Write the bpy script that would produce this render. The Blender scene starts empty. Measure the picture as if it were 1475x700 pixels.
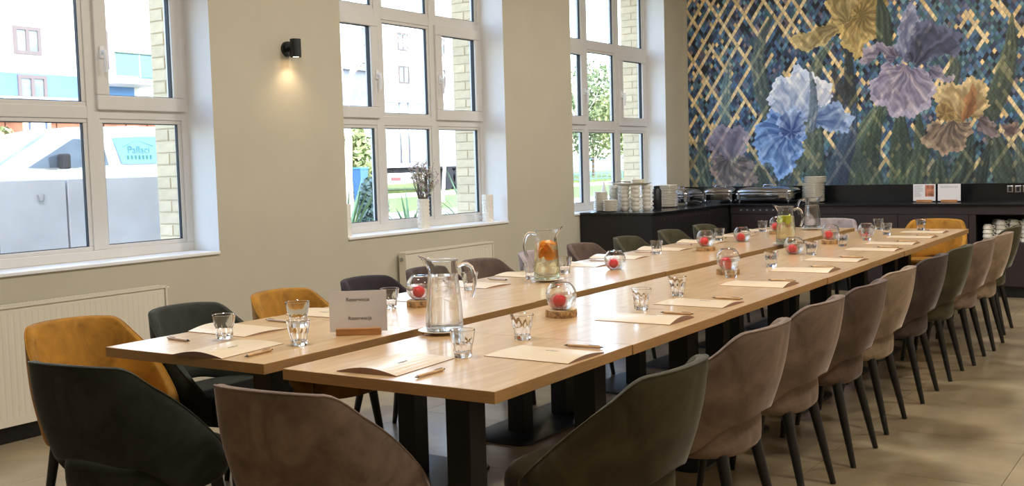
import bpy, bmesh, math, random
import numpy as np
from mathutils import Vector, Matrix

C = bpy.context.scene.collection
S = bpy.context.scene
PI = math.pi
random.seed(7)

# ------------------------------------------------------------------ camera
cam_d = bpy.data.cameras.new('camera')
cam_o = bpy.data.objects.new('camera', cam_d)
C.objects.link(cam_o)
cam_d.sensor_width = 36.0
cam_d.sensor_fit = 'HORIZONTAL'
cam_d.lens = 37.996
cam_d.clip_end = 400
_r = (0.83094, 0.55570, -0.02732)
_u = (-0.01764, 0.07539, 0.99700)
_b = (0.55609, -0.82796, 0.07244)
cam_o.matrix_world = Matrix(((_r[0], _u[0], _b[0], 1.674), (_r[1], _u[1], _b[1], -2.386),
                             (_r[2], _u[2], _b[2], 1.368), (0, 0, 0, 1)))
S.camera = cam_o

# ------------------------------------------------------------------ sky, sun, exposure
world = bpy.data.worlds.new('sky')
S.world = world
world.use_nodes = True
wn = world.node_tree
wn.nodes.clear()
_sky = wn.nodes.new('ShaderNodeTexSky')
_sky.sky_type = 'NISHITA'
_sky.sun_disc = False
_sky.sun_elevation = math.radians(42)
_sky.sun_rotation = math.radians(120)
_sky.air_density = 1.0
_sky.dust_density = 1.5
_bg = wn.nodes.new('ShaderNodeBackground')
_bg.inputs['Strength'].default_value = 0.82
_out = wn.nodes.new('ShaderNodeOutputWorld')
wn.links.new(_sky.outputs[0], _bg.inputs['Color'])
wn.links.new(_bg.outputs[0], _out.inputs['Surface'])

sun_d = bpy.data.lights.new('sun', 'SUN')
sun_d.energy = 0.6
sun_d.angle = math.radians(0.6)
sun_d.color = (1.0, 0.95, 0.87)
sun_o = bpy.data.objects.new('sun', sun_d)
C.objects.link(sun_o)
sun_o.rotation_euler = Vector((-0.62, 0.38, -0.68)).to_track_quat('-Z', 'Y').to_euler()

vs = S.view_settings
vs.view_transform = 'Standard'
vs.look = 'None'
vs.exposure = 1.02
vs.gamma = 1.0
vs.use_curve_mapping = False
S.cycles.use_denoising = True
S.cycles.max_bounces = 14
S.cycles.transmission_bounces = 12
S.cycles.transparent_max_bounces = 16
S.cycles.diffuse_bounces = 5
S.cycles.sample_clamp_indirect = 6.0

# ------------------------------------------------------------------ helpers
def lin(c):
    return tuple(((v / 255.0) / 12.92 if v / 255.0 <= 0.04045 else ((v / 255.0 + 0.055) / 1.055) ** 2.4) for v in c)

def new_mat(name):
    m = bpy.data.materials.new(name)
    m.use_nodes = True
    nt = m.node_tree
    return m, nt, nt.nodes['Principled BSDF']

def pmat(name, rgb, rough=0.5, metal=0.0, noise=0.0, nscale=20.0, bump=0.0, bscale=80.0, coat=0.0, sheen=0.0,
         stretch=None, spec=0.5, rnd=0.0):
    """Principled material whose colour wavers with a noise texture; rgb is sRGB 0-255."""
    m, nt, b = new_mat(name)
    b.inputs['Roughness'].default_value = rough
    b.inputs['Metallic'].default_value = metal
    b.inputs['Coat Weight'].default_value = coat
    b.inputs['Specular IOR Level'].default_value = spec
    if sheen:
        b.inputs['Sheen Weight'].default_value = sheen
        b.inputs['Sheen Roughness'].default_value = 0.35
    c = lin(rgb)
    tc = nt.nodes.new('ShaderNodeTexCoord')
    mp = nt.nodes.new('ShaderNodeMapping')
    nt.links.new(tc.outputs['Object'], mp.inputs['Vector'])
    if stretch:
        mp.inputs['Scale'].default_value = stretch
    nz = nt.nodes.new('ShaderNodeTexNoise')
    nz.inputs['Scale'].default_value = nscale
    nz.inputs['Detail'].default_value = 5
    nt.links.new(mp.outputs[0], nz.inputs['Vector'])
    rp = nt.nodes.new('ShaderNodeValToRGB')
    rp.color_ramp.elements[0].position = 0.3
    rp.color_ramp.elements[1].position = 0.7
    rp.color_ramp.elements[0].color = tuple(max(0, v * (1 - noise)) for v in c) + (1,)
    rp.color_ramp.elements[1].color = tuple(min(1, v * (1 + noise)) for v in c) + (1,)
    nt.links.new(nz.outputs['Fac'], rp.inputs['Fac'])
    src = rp.outputs['Color']
    if rnd:
        oi = nt.nodes.new('ShaderNodeObjectInfo')
        mr = nt.nodes.new('ShaderNodeMapRange')
        mr.inputs['To Min'].default_value = 1 - rnd
        mr.inputs['To Max'].default_value = 1 + rnd
        nt.links.new(oi.outputs['Random'], mr.inputs['Value'])
        mx = nt.nodes.new('ShaderNodeVectorMath')
        mx.operation = 'SCALE'
        nt.links.new(src, mx.inputs[0])
        nt.links.new(mr.outputs[0], mx.inputs['Scale'])
        src = mx.outputs[0]
    nt.links.new(src, b.inputs['Base Color'])
    if bump:
        n2 = nt.nodes.new('ShaderNodeTexNoise')
        n2.inputs['Scale'].default_value = bscale
        n2.inputs['Detail'].default_value = 4
        nt.links.new(mp.outputs[0], n2.inputs['Vector'])
        bp = nt.nodes.new('ShaderNodeBump')
        bp.inputs['Strength'].default_value = bump
        bp.inputs['Distance'].default_value = 0.01
        nt.links.new(n2.outputs['Fac'], bp.inputs['Height'])
        nt.links.new(bp.outputs[0], b.inputs['Normal'])
    return m

def glass_mat(name, rgb=(255, 255, 255), ior=1.45, rough=0.0):
    m, nt, b = new_mat(name)
    b.inputs['Base Color'].default_value = lin(rgb) + (1,)
    b.inputs['Transmission Weight'].default_value = 1.0
    b.inputs['IOR'].default_value = ior
    b.inputs['Roughness'].default_value = rough
    return m

def thin_glass(name, tint=(255, 255, 255), refl=1.0):
    """A thin pane: clear, with a Fresnel share of mirror reflection."""
    m, nt, b = new_mat(name)
    nt.nodes.remove(b)
    tr = nt.nodes.new('ShaderNodeBsdfTransparent')
    tr.inputs[0].default_value = lin(tint) + (1,)
    gl = nt.nodes.new('ShaderNodeBsdfGlossy')
    gl.inputs['Roughness'].default_value = 0.0
    gl.inputs['Color'].default_value = (refl, refl, refl, 1)
    fr = nt.nodes.new('ShaderNodeFresnel')
    ge = nt.nodes.new('ShaderNodeNewGeometry')
    mr = nt.nodes.new('ShaderNodeMapRange')          # same reflection from either side of the sheet
    mr.inputs['To Min'].default_value = 1.45
    mr.inputs['To Max'].default_value = 1 / 1.45
    nt.links.new(ge.outputs['Backfacing'], mr.inputs['Value'])
    nt.links.new(mr.outputs[0], fr.inputs['IOR'])
    mx = nt.nodes.new('ShaderNodeMixShader')
    nt.links.new(fr.outputs[0], mx.inputs[0])
    nt.links.new(tr.outputs[0], mx.inputs[1])
    nt.links.new(gl.outputs[0], mx.inputs[2])
    nt.links.new(mx.outputs[0], nt.nodes['Material Output'].inputs['Surface'])
    return m

class MB:
    """Collects vertices and faces and links them as one mesh object."""
    def __init__(self):
        self.v, self.f, self.mi = [], [], []
    def add(self, vs, fs, mi=0):
        o = len(self.v)
        self.v.extend([tuple(p) for p in vs])
        self.f.extend([tuple(i + o for i in f) for f in fs])
        self.mi.extend([mi] * len(fs))
        return self
    def box(self, x0, x1, y0, y1, z0, z1, mi=0):
        v = [(x0, y0, z0), (x1, y0, z0), (x1, y1, z0), (x0, y1, z0), (x0, y0, z1), (x1, y0, z1), (x1, y1, z1), (x0, y1, z1)]
        f = [(0, 3, 2, 1), (4, 5, 6, 7), (0, 1, 5, 4), (1, 2, 6, 5), (2, 3, 7, 6), (3, 0, 4, 7)]
        return self.add(v, f, mi)
    def loft(self, rings, cap0=True, cap1=True, closed=True, mi=0):
        n = len(rings[0])
        vs = [p for r in rings for p in r]
        fs = []
        for i in range(len(rings) - 1):
            for j in range(n if closed else n - 1):
                k = (j + 1) % n
                fs.append((i * n + j, i * n + k, (i + 1) * n + k, (i + 1) * n + j))
        if cap0:
            fs.append(tuple(range(n - 1, -1, -1)))
        if cap1:
            fs.append(tuple((len(rings) - 1) * n + j for j in range(n)))
        return self.add(vs, fs, mi)
    def lathe(self, prof, n=24, c=(0, 0, 0), mi=0, mod=None):
        """prof: (radius, height) from the bottom axis outwards and up; both ends on the axis are closed."""
        rings = []
        for r, z in prof:
            ring = []
            for j in range(n):
                a = 2 * PI * j / n
                rr = max(r, 1e-5) * (mod(a, z) if mod else 1)
                ring.append((c[0] + rr * math.cos(a), c[1] + rr * math.sin(a), c[2] + z))
            rings.append(ring)
        return self.loft(rings, True, True, True, mi)
    def tube(self, path, rad, n=8, mi=0, cap=True):
        P = [Vector(p) for p in path]
        rings = []
        up = None
        for i, p in enumerate(P):
            d = (P[min(i + 1, len(P) - 1)] - P[max(i - 1, 0)]).normalized()
            if up is None:
                up = Vector((0, 0, 1)) if abs(d.z) < 0.9 else Vector((1, 0, 0))
            a = d.cross(up)
            if a.length < 1e-5:
                a = d.cross(Vector((1, 0, 0)))
            a.normalize()
            bb = a.cross(d).normalized()
            up = bb
            r = rad[i] if isinstance(rad, (list, tuple)) else rad
            rings.append([tuple(p + a * (r * math.cos(2 * PI * j / n)) + bb * (r * math.sin(2 * PI * j / n))) for j in range(n)])
        return self.loft(rings, cap, cap, True, mi)
    def mesh(self, name, mats=None, smooth=False, angle=None):
        me = bpy.data.meshes.new(name)
        me.from_pydata(self.v, [], self.f)
        for m in (mats if isinstance(mats, (list, tuple)) else [mats]):
            if m:
                me.materials.append(m)
        if isinstance(mats, (list, tuple)) and len(mats) > 1:
            me.polygons.foreach_set('material_index', self.mi)
        bm = bmesh.new()
        bm.from_mesh(me)
        bmesh.ops.recalc_face_normals(bm, faces=bm.faces)
        if smooth and angle:
            for e in bm.edges:
                if len(e.link_faces) == 2 and e.calc_face_angle() > math.radians(angle):
                    e.smooth = False
        bm.to_mesh(me)
        bm.free()
        if smooth:
            me.polygons.foreach_set('use_smooth', [True] * len(me.polygons))
        me.update()
        return me

def link(name, me, parent=None, loc=None, rotz=None):
    o = bpy.data.objects.new(name, me)
    C.objects.link(o)
    if parent:
        o.parent = parent
    if loc is not None:
        o.location = loc
    if rotz is not None:
        o.rotation_euler = (0, 0, rotz)
    return o

def obj(name, mb, mats, parent=None, smooth=False, angle=40, loc=None, rotz=None, bevel=0.0, seg=2):
    o = link(name, mb.mesh(name, mats, smooth, angle), parent, loc, rotz)
    if bevel:
        md = o.modifiers.new('bevel', 'BEVEL')
        md.width = bevel
        md.segments = seg
        md.limit_method = 'ANGLE'
        md.angle_limit = math.radians(35)
    return o

def tag(o, label, cat, group=None):
    o['label'] = label
    o['category'] = cat
    if group:
        o['group'] = group
    return o

def thing(name, label, cat, loc=(0, 0, 0), rotz=0.0, group=None):
    o = bpy.data.objects.new(name, None)
    o.empty_display_size = 0.05
    C.objects.link(o)
    o.location = loc
    o.rotation_euler = (0, 0, rotz)
    return tag(o, label, cat, group)

def struct(o):
    o['kind'] = 'structure'
    return o

def copy_tree(o, loc, rotz, label=None, group=None):
    c = o.copy()
    C.objects.link(c)
    c.location = loc
    c.rotation_euler = (0, 0, rotz)
    if label:
        c['label'] = label
    if group:
        c['group'] = group
    for ch in o.children:
        d = ch.copy()
        C.objects.link(d)
        d.parent = c
        for g in ch.children:
            e = g.copy()
            C.objects.link(e)
            e.parent = d
    return c

def box(name, x0, x1, y0, y1, z0, z1, mat, parent=None, bevel=0.0):
    return obj(name, MB().box(x0, x1, y0, y1, z0, z1), mat, parent, bevel=bevel)

def text(name, body, size, mat, parent, loc, rot, align='CENTER', extrude=0.0003):
    cu = bpy.data.curves.new(name, 'FONT')
    cu.body = body
    cu.size = size
    cu.align_x = align
    cu.align_y = 'CENTER'
    cu.extrude = extrude
    tmp = bpy.data.objects.new(name, cu)
    C.objects.link(tmp)
    me = bpy.data.meshes.new_from_object(tmp.evaluated_get(bpy.context.evaluated_depsgraph_get()))
    bpy.data.objects.remove(tmp)
    me.materials.clear()
    me.materials.append(mat)
    o = bpy.data.objects.new(name, me)
    C.objects.link(o)
    o.parent = parent
    o.location = loc
    o.rotation_euler = rot
    return o

# the two table rows stand about one degree askew to the room
WR = 0.01627
def T(x, y, z=0.0):
    c, s = math.cos(WR), math.sin(WR)
    return (c * x - s * y, s * x + c * y, z)

# ------------------------------------------------------------------ materials
M = {}
M['wall'] = pmat('wall_paint', (192, 184, 163), 0.9, noise=0.03, nscale=3, bump=0.05, bscale=250)
M['reveal'] = pmat('reveal_paint', (236, 236, 234), 0.8, noise=0.01)
M['ceiling'] = pmat('ceiling_paint', (232, 228, 220), 0.9)
M['pvc'] = pmat('white_pvc', (216, 213, 207), 0.35, noise=0.01)
M['rubber'] = pmat('black_gasket', (28, 28, 30), 0.6)
M['pane'] = thin_glass('window_glass', (250, 252, 252), 0.6)
M['sill'] = pmat('sill_white', (238, 238, 236), 0.35)
M['handle_white'] = pmat('handle_white', (235, 235, 235), 0.3)
M['black'] = pmat('black_metal', (22, 22, 25), 0.45, noise=0.1)
M['blackplate'] = pmat('black_steel_plate', (30, 34, 40), 0.38, noise=0.1, nscale=8)
M['leg'] = pmat('black_wood_leg', (20, 19, 19), 0.35)
M['counter'] = pmat('dark_brown_board', (42, 32, 33), 0.5, noise=0.1, nscale=6)
M['counter_dark'] = pmat('near_black_board', (26, 22, 24), 0.5, noise=0.1, nscale=6)
M['worktop'] = pmat('black_stone_worktop', (16, 18, 22), 0.22, noise=0.3, nscale=120)
M['white'] = pmat('white_porcelain', (238, 232, 218), 0.25, noise=0.02)
M['chrome'] = pmat('polished_chrome', (205, 205, 210), 0.08, 1.0)
M['steel'] = pmat('brushed_steel', (170, 170, 172), 0.25, 1.0)
M['radiator'] = pmat('radiator_enamel', (222, 214, 194), 0.4)
M['glass'] = glass_mat('clear_glass')
M['thin'] = thin_glass('blown_glass')
def water_mat(name, rgb, clear):
    m = glass_mat(name, rgb, 1.333)
    nt = m.node_tree
    b = nt.nodes['Principled BSDF']
    tr = nt.nodes.new('ShaderNodeBsdfTransparent')
    tr.inputs[0].default_value = lin(rgb) + (1,)
    mx = nt.nodes.new('ShaderNodeMixShader')
    mx.inputs[0].default_value = clear
    nt.links.new(b.outputs[0], mx.inputs[1])
    nt.links.new(tr.outputs[0], mx.inputs[2])
    nt.links.new(mx.outputs[0], nt.nodes['Material Output'].inputs['Surface'])
    return m
M['water'] = water_mat('water', (253, 254, 253), 0.5)
M['lemonwater'] = water_mat('lemon_water', (250, 249, 226), 0.6)
M['red'] = pmat('red_wax', (228, 6, 34), 0.3)
M['bark'] = pmat('bark', (166, 128, 82), 0.85, noise=0.6, nscale=60, bump=0.6, bscale=90)
M['cutwood'] = pmat('cut_wood', (200, 168, 120), 0.7, noise=0.2, nscale=30)
M['signwood'] = pmat('sign_block_wood', (176, 122, 72), 0.5, noise=0.2, nscale=12, stretch=(1, 10, 10))
M['paper'] = pmat('folder_card', (222, 200, 168), 0.28, noise=0.03, nscale=40)
M['paper_in'] = pmat('folder_inside', (150, 118, 100), 0.8)
M['card'] = pmat('white_card', (225, 222, 224), 0.5)
M['ink'] = pmat('dark_ink', (60, 55, 58), 0.7)
M['greyink'] = pmat('grey_ink', (150, 150, 158), 0.7)
M['penwood'] = pmat('pen_bamboo', (196, 158, 112), 0.45, noise=0.15, nscale=60)
M['penlight'] = pmat('pen_barrel_pale', (206, 186, 172), 0.35)
M['pentip'] = pmat('pen_metal', (120, 110, 105), 0.25, 1.0)
M['orange'] = pmat('orange_flesh', (245, 150, 20), 0.4, noise=0.1, nscale=60)
M['orangepeel'] = pmat('orange_peel', (235, 120, 10), 0.5)
M['lemon'] = pmat('lemon_flesh', (222, 226, 60), 0.4, noise=0.1, nscale=60)
M['brass'] = pmat('warm_reflecting_panel', (190, 150, 90), 0.2, 1.0)

def velvet(name, rgb, sh=0.8):
    m, nt, b = new_mat(name)
    b.inputs['Roughness'].default_value = 0.75
    b.inputs['Specular IOR Level'].default_value = 0.25
    b.inputs['Sheen Weight'].default_value = sh
    b.inputs['Sheen Roughness'].default_value = 0.24
    c = lin(rgb)
    b.inputs['Sheen Tint'].default_value = tuple(min(1, v * 1.5 + 0.25) for v in c) + (1,)
    tc = nt.nodes.new('ShaderNodeTexCoord')
    n1 = nt.nodes.new('ShaderNodeTexNoise')
    n1.inputs['Scale'].default_value = 6.5
    n1.inputs['Distortion'].default_value = 0.8
    n1.inputs['Detail'].default_value = 6
    n1.inputs['Roughness'].default_value = 0.65
    nt.links.new(tc.outputs['Object'], n1.inputs['Vector'])
    rp = nt.nodes.new('ShaderNodeValToRGB')
    rp.color_ramp.elements[0].position = 0.32
    rp.color_ramp.elements[1].position = 0.7
    rp.color_ramp.elements[0].color = tuple(v * 0.58 for v in c) + (1,)
    rp.color_ramp.elements[1].color = tuple(v * 1.34 for v in c) + (1,)
    nt.links.new(n1.outputs['Fac'], rp.inputs['Fac'])
    nt.links.new(rp.outputs[0], b.inputs['Base Color'])
    n2 = nt.nodes.new('ShaderNodeTexNoise')
    n2.inputs['Scale'].default_value = 400
    bp = nt.nodes.new('ShaderNodeBump')
    bp.inputs['Strength'].default_value = 0.12
    bp.inputs['Distance'].default_value = 0.002
    nt.links.new(tc.outputs['Object'], n2.inputs['Vector'])
    nt.links.new(n2.outputs['Fac'], bp.inputs['Height'])
    nt.links.new(bp.outputs[0], b.inputs['Normal'])
    return m

V = {'mustard': velvet('mustard_velvet', (164, 114, 36)), 'green': velvet('dark_green_velvet', (48, 50, 40)),
     'olive': velvet('olive_velvet', (66, 62, 42)), 'taupe': velvet('taupe_velvet', (122, 102, 88)),
     'light': velvet('light_taupe_velvet', (142, 122, 102)), 'brown': velvet('dark_brown_velvet', (70, 57, 52)),
     'mid': velvet('brown_velvet', (94, 76, 66)), 'mauve': velvet('mauve_velvet', (158, 144, 142)),
     'aubergine': velvet('aubergine_velvet', (46, 38, 42))}

def oak():
    m, nt, b = new_mat('oak_laminate')
    b.inputs['Roughness'].default_value = 0.30
    b.inputs['Coat Weight'].default_value = 0.45
    b.inputs['Coat Roughness'].default_value = 0.16
    tc = nt.nodes.new('ShaderNodeTexCoord')
    oi = nt.nodes.new('ShaderNodeObjectInfo')
    sc = nt.nodes.new('ShaderNodeVectorMath')
    sc.operation = 'ADD'
    mu = nt.nodes.new('ShaderNodeMath')
    mu.operation = 'MULTIPLY'
    mu.inputs[1].default_value = 37.0
    nt.links.new(oi.outputs['Random'], mu.inputs[0])
    nt.links.new(tc.outputs['Object'], sc.inputs[0])
    nt.links.new(mu.outputs[0], sc.inputs[1])
    mp = nt.nodes.new('ShaderNodeMapping')
    mp.inputs['Scale'].default_value = (14, 1.1, 14)
    nt.links.new(sc.outputs[0], mp.inputs['Vector'])
    nz = nt.nodes.new('ShaderNodeTexNoise')
    nz.inputs['Scale'].default_value = 2.4
    nz.inputs['Detail'].default_value = 7
    nz.inputs['Distortion'].default_value = 0.6
    nt.links.new(mp.outputs[0], nz.inputs['Vector'])
    rp = nt.nodes.new('ShaderNodeValToRGB')
    rp.color_ramp.elements[0].position = 0.25
    rp.color_ramp.elements[1].position = 0.75
    rp.color_ramp.elements[0].color = lin((184, 144, 96)) + (1,)
    rp.color_ramp.elements[1].color = lin((214, 180, 132)) + (1,)
    nt.links.new(nz.outputs['Fac'], rp.inputs['Fac'])
    nt.links.new(rp.outputs[0], b.inputs['Base Color'])
    return m
M['oak'] = oak()
M['oakedge'] = pmat('oak_edge_band', (182, 140, 90), 0.45, noise=0.12, nscale=6, stretch=(2, 2, 40))

def tile_mat():
    m, nt, b = new_mat('stone_floor_tile')
    b.inputs['Roughness'].default_value = 0.30
    b.inputs['Coat Weight'].default_value = 0.6
    b.inputs['Coat Roughness'].default_value = 0.2
    tc = nt.nodes.new('ShaderNodeTexCoord')
    ge = nt.nodes.new('ShaderNodeNewGeometry')
    n1 = nt.nodes.new('ShaderNodeTexNoise')
    n1.inputs['Scale'].default_value = 2.1
    n1.inputs['Detail'].default_value = 8
    n1.inputs['Roughness'].default_value = 0.6
    nt.links.new(ge.outputs['Position'], n1.inputs['Vector'])
    rp = nt.nodes.new('ShaderNodeValToRGB')
    rp.color_ramp.elements[0].position = 0.3
    rp.color_ramp.elements[1].position = 0.72
    rp.color_ramp.elements[0].color = lin((136, 119, 92)) + (1,)
    rp.color_ramp.elements[1].color = lin((184, 165, 132)) + (1,)
    nt.links.new(n1.outputs['Fac'], rp.inputs['Fac'])
    oi = nt.nodes.new('ShaderNodeObjectInfo')
    mr = nt.nodes.new('ShaderNodeMapRange')
    mr.inputs['To Min'].default_value = 0.93
    mr.inputs['To Max'].default_value = 1.06
    nt.links.new(oi.outputs['Random'], mr.inputs['Value'])
    mx = nt.nodes.new('ShaderNodeVectorMath')
    mx.operation = 'SCALE'
    nt.links.new(rp.outputs[0], mx.inputs[0])
    nt.links.new(mr.outputs[0], mx.inputs['Scale'])
    nt.links.new(mx.outputs[0], b.inputs['Base Color'])
    return m
M['tile'] = tile_mat()
M['grout'] = pmat('grout', (136, 120, 94), 0.9)

# ------------------------------------------------------------------ room shell
XW, XP, XO = -3.604, -3.84, -4.12          # wall face, window plane, outer face
YB, YN, XR, ZC = 9.08, -5.2, 4.4, 3.9      # far wall, near wall, right wall, ceiling
WIN = [(0.15, 2.19), (3.37, 5.42), (6.56, 8.60)]
ZS, ZT = 0.88, 3.30
floor = struct(obj('floor', MB().box(XW - 0.2, XR, YN, YB, -0.2, -0.006), M['grout']))
tile_me = MB().box(0, 0.7475, 0, 0.7475, -0.03, 0.0).mesh('tile', M['tile'])
for i in range(11):
    for j in range(19):
        x, y = XW + i * 0.75, YN + j * 0.75
        if x > 3.2 or y + 0.75 > YB + 0.3:
            continue
        link('tile', tile_me, floor, (x, y, 0))
struct(obj('ceiling', MB().box(XO - 0.3, XR + 0.2, YN - 0.2, YB + 0.2, ZC, ZC + 0.25), M['ceiling']))
struct(obj('wall_far', MB().box(XO, XR, YB, YB + 0.2, -0.2, ZC), M['wall']))
struct(obj('wall_right', MB().box(XR, XR + 0.2, YN, YB + 0.2, -0.2, ZC), M['wall']))
struct(obj('wall_near', MB().box(XO, XR, YN - 0.2, YN, -0.2, ZC), M['wall']))

# left wall: piers between the windows, with white reveals
M['brickface'] = pmat('outer_render', (190, 165, 120), 0.9)
wl = MB()
def wall_piece(y0, y1, z0, z1):
    x0, x1 = XO, XW
    v = [(x0, y0, z0), (x1, y0, z0), (x1, y1, z0), (x0, y1, z0), (x0, y0, z1), (x1, y0, z1), (x1, y1, z1), (x0, y1, z1)]
    f = [(0, 3, 2, 1), (4, 5, 6, 7), (0, 1, 5, 4), (1, 2, 6, 5), (2, 3, 7, 6), (3, 0, 4, 7)]
    for k, mi in ((0, 1), (1, 1), (2, 1), (3, 0), (4, 1), (5, 2)):
        wl.add(v, [f[k]], mi)
ys = [YN] + [v for w in WIN for v in w] + [YB]
for k in range(0, len(ys), 2):
    wall_piece(ys[k], ys[k + 1], -0.2, ZC)
for a, b in WIN:
    wall_piece(a, b, -0.2, ZS - 0.02)
    wall_piece(a, b, ZT, ZC)
wall_left = struct(obj('wall_left', wl, [M['wall'], M['reveal'], M['brickface']]))
# unseen upper block, added: keeps the low yard in the shade of the house
struct(box('shade_block_1', XO - 0.02, XR + 0.2, YN - 0.2, YB + 3.0, ZC + 0.25, 6.2, M['brickface']))

# yellow bricks of the outer jambs
M['brick'] = pmat('yellow_brick', (222, 200, 162), 0.85, noise=0.08, nscale=25, bump=0.2, bscale=60, rnd=0.07)
M['mortar'] = pmat('mortar', (210, 194, 164), 0.95)
bh = 0.076
def brick_mesh(w):
    bm = bmesh.new()
    bmesh.ops.create_cube(bm, size=1.0)
    for v in bm.verts:
        v.co = Vector((v.co.x * w, v.co.y * 0.05, v.co.z * (bh - 0.008)))
    bmesh.ops.bevel(bm, geom=list(bm.edges), offset=0.004, segments=1, affect='EDGES')
    me = bpy.data.meshes.new('brick')
    bm.to_mesh(me)
    bm.free()
    me.materials.append(M['brick'])
    return me
bw = XP - 0.075 - XO
b_full, b_a, b_b = brick_mesh(bw - 0.006), brick_mesh(bw * 0.62 - 0.006), brick_mesh(bw * 0.38 - 0.006)
xm = (XO + XP - 0.075) / 2
for wi, (a, b) in enumerate(WIN):
    o = obj('jamb', MB().box(XO - 0.01, XP - 0.075, b - 0.028, b, ZS - 0.1, ZT), M['mortar'], wall_left)
    k, z = 0, ZS + 0.012
    while z < ZT - 0.05:
        if k % 2 == 0:
            link('brick', b_full, wall_left, (xm, b - 0.012, z + bh / 2))
        else:
            link('brick', b_a, wall_left, (XO + bw * 0.31, b - 0.012, z + bh / 2))
            link('brick', b_b, wall_left, (XO + bw * 0.81, b - 0.012, z + bh / 2))
        z += bh
        k += 1

# ------------------------------------------------------------------ windows
ZR = [0.88, 1.735, 2.55, 3.30]
def ring(mb, y0, y1, z0, z1, w, x0, x1):
    mb.box(x0, x1, y0, y1, z0, z0 + w)
    mb.box(x0, x1, y0, y1, z1 - w, z1)
    mb.box(x0, x1, y0, y0 + w, z0 + w, z1 - w)
    mb.box(x0, x1, y1 - w, y1, z0 + w, z1 - w)
def handle(parent, y, z):
    h = obj('handle', MB().box(XP + 0.02, XP + 0.032, y - 0.014, y + 0.014, z - 0.035, z + 0.035)
            .box(XP + 0.032, XP + 0.05, y - 0.009, y + 0.009, z - 0.009, z + 0.009)
            .tube([(XP + 0.055, y, z + 0.012), (XP + 0.06, y + 0.002, z - 0.03), (XP + 0.056, y + 0.004, z - 0.115)], [0.011, 0.010, 0.008], 8),
            M['handle_white'], parent, bevel=0.002)
    return h
for wi, (a, b) in enumerate(WIN):
    w = bpy.data.objects.new('window_%d' % (wi + 1), None)
    C.objects.link(w)
    struct(w)
    fr = MB()
    ring(fr, a - 0.01, b + 0.005, ZR[0], ZR[3], 0.055, XP - 0.075, XP)
    obj('frame', fr, M['pvc'], w, bevel=0.004)
    ym = [a, a + 0.68, a + 1.36, b]
    for y in ym[1:3]:
        box('mullion', XP - 0.075, XP, y - 0.042, y + 0.042, ZR[0] + 0.055, ZR[3] - 0.055, M['pvc'], w, 0.004)
    for z in ZR[1:3]:
        for k in range(3):
            box('transom', XP - 0.073, XP - 0.001, ym[k] + 0.04, ym[k + 1] - 0.04, z - 0.036, z + 0.036, M['pvc'], w, 0.004)
    for r in range(3):
        for k in range(3):
            y0, y1 = ym[k] + (0.05 if k == 0 else 0.042), ym[k + 1] - (0.05 if k == 2 else 0.042)
            z0, z1 = ZR[r] + (0.055 if r == 0 else 0.036), ZR[r + 1] - (0.055 if r == 2 else 0.036)
            if r == 1 and k != 1:                       # the opening sashes
                sm = MB()
                ring(sm, y0 - 0.022, y1 + 0.022, z0 - 0.02, z1 + 0.02, 0.085, XP - 0.05, XP + 0.02)
                sash = obj('sash', sm, M['pvc'], w, bevel=0.006)
                g = MB()
                ring(g, y0 + 0.06, y1 - 0.06, z0 + 0.062, z1 - 0.062, 0.007, XP - 0.03, XP + 0.002)
                obj('gasket', g, M['rubber'], sash)
                obj('pane', MB().box(XP - 0.03, XP - 0.026, y0 + 0.06, y1 - 0.06, z0 + 0.06, z1 - 0.06), M['pane'], sash)
                handle(sash, y1 - 0.012 if k == 0 else y0 + 0.016, (z0 + z1) / 2 - 0.06)
            else:
                bd = MB()
                ring(bd, y0 - 0.002, y1 + 0.002, z0 - 0.002, z1 + 0.002, 0.026, XP - 0.045, XP - 0.008)
                obj('bead', bd, M['pvc'], w, bevel=0.004)
                g = MB()
                ring(g, y0 + 0.022, y1 - 0.022, z0 + 0.022, z1 - 0.022, 0.006, XP - 0.035, XP - 0.014)
                obj('gasket', g, M['rubber'], w)
                obj('pane', MB().box(XP - 0.034, XP - 0.03, y0 + 0.02, y1 - 0.02, z0 + 0.02, z1 - 0.02), M['pane'], w)
    box('sill', XP - 0.01, XW + 0.012, a + 0.001, b - 0.001, ZS - 0.02, ZS, M['sill'], w, 0.004)

# ------------------------------------------------------------------ skirting and radiators
bb = MB().box(XW, XW + 0.016, YN, 6.66, 0, 0.082)
struct(obj('baseboard_left', bb, pmat('black_skirting', (24, 22, 24), 0.5), bevel=0.003))

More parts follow.
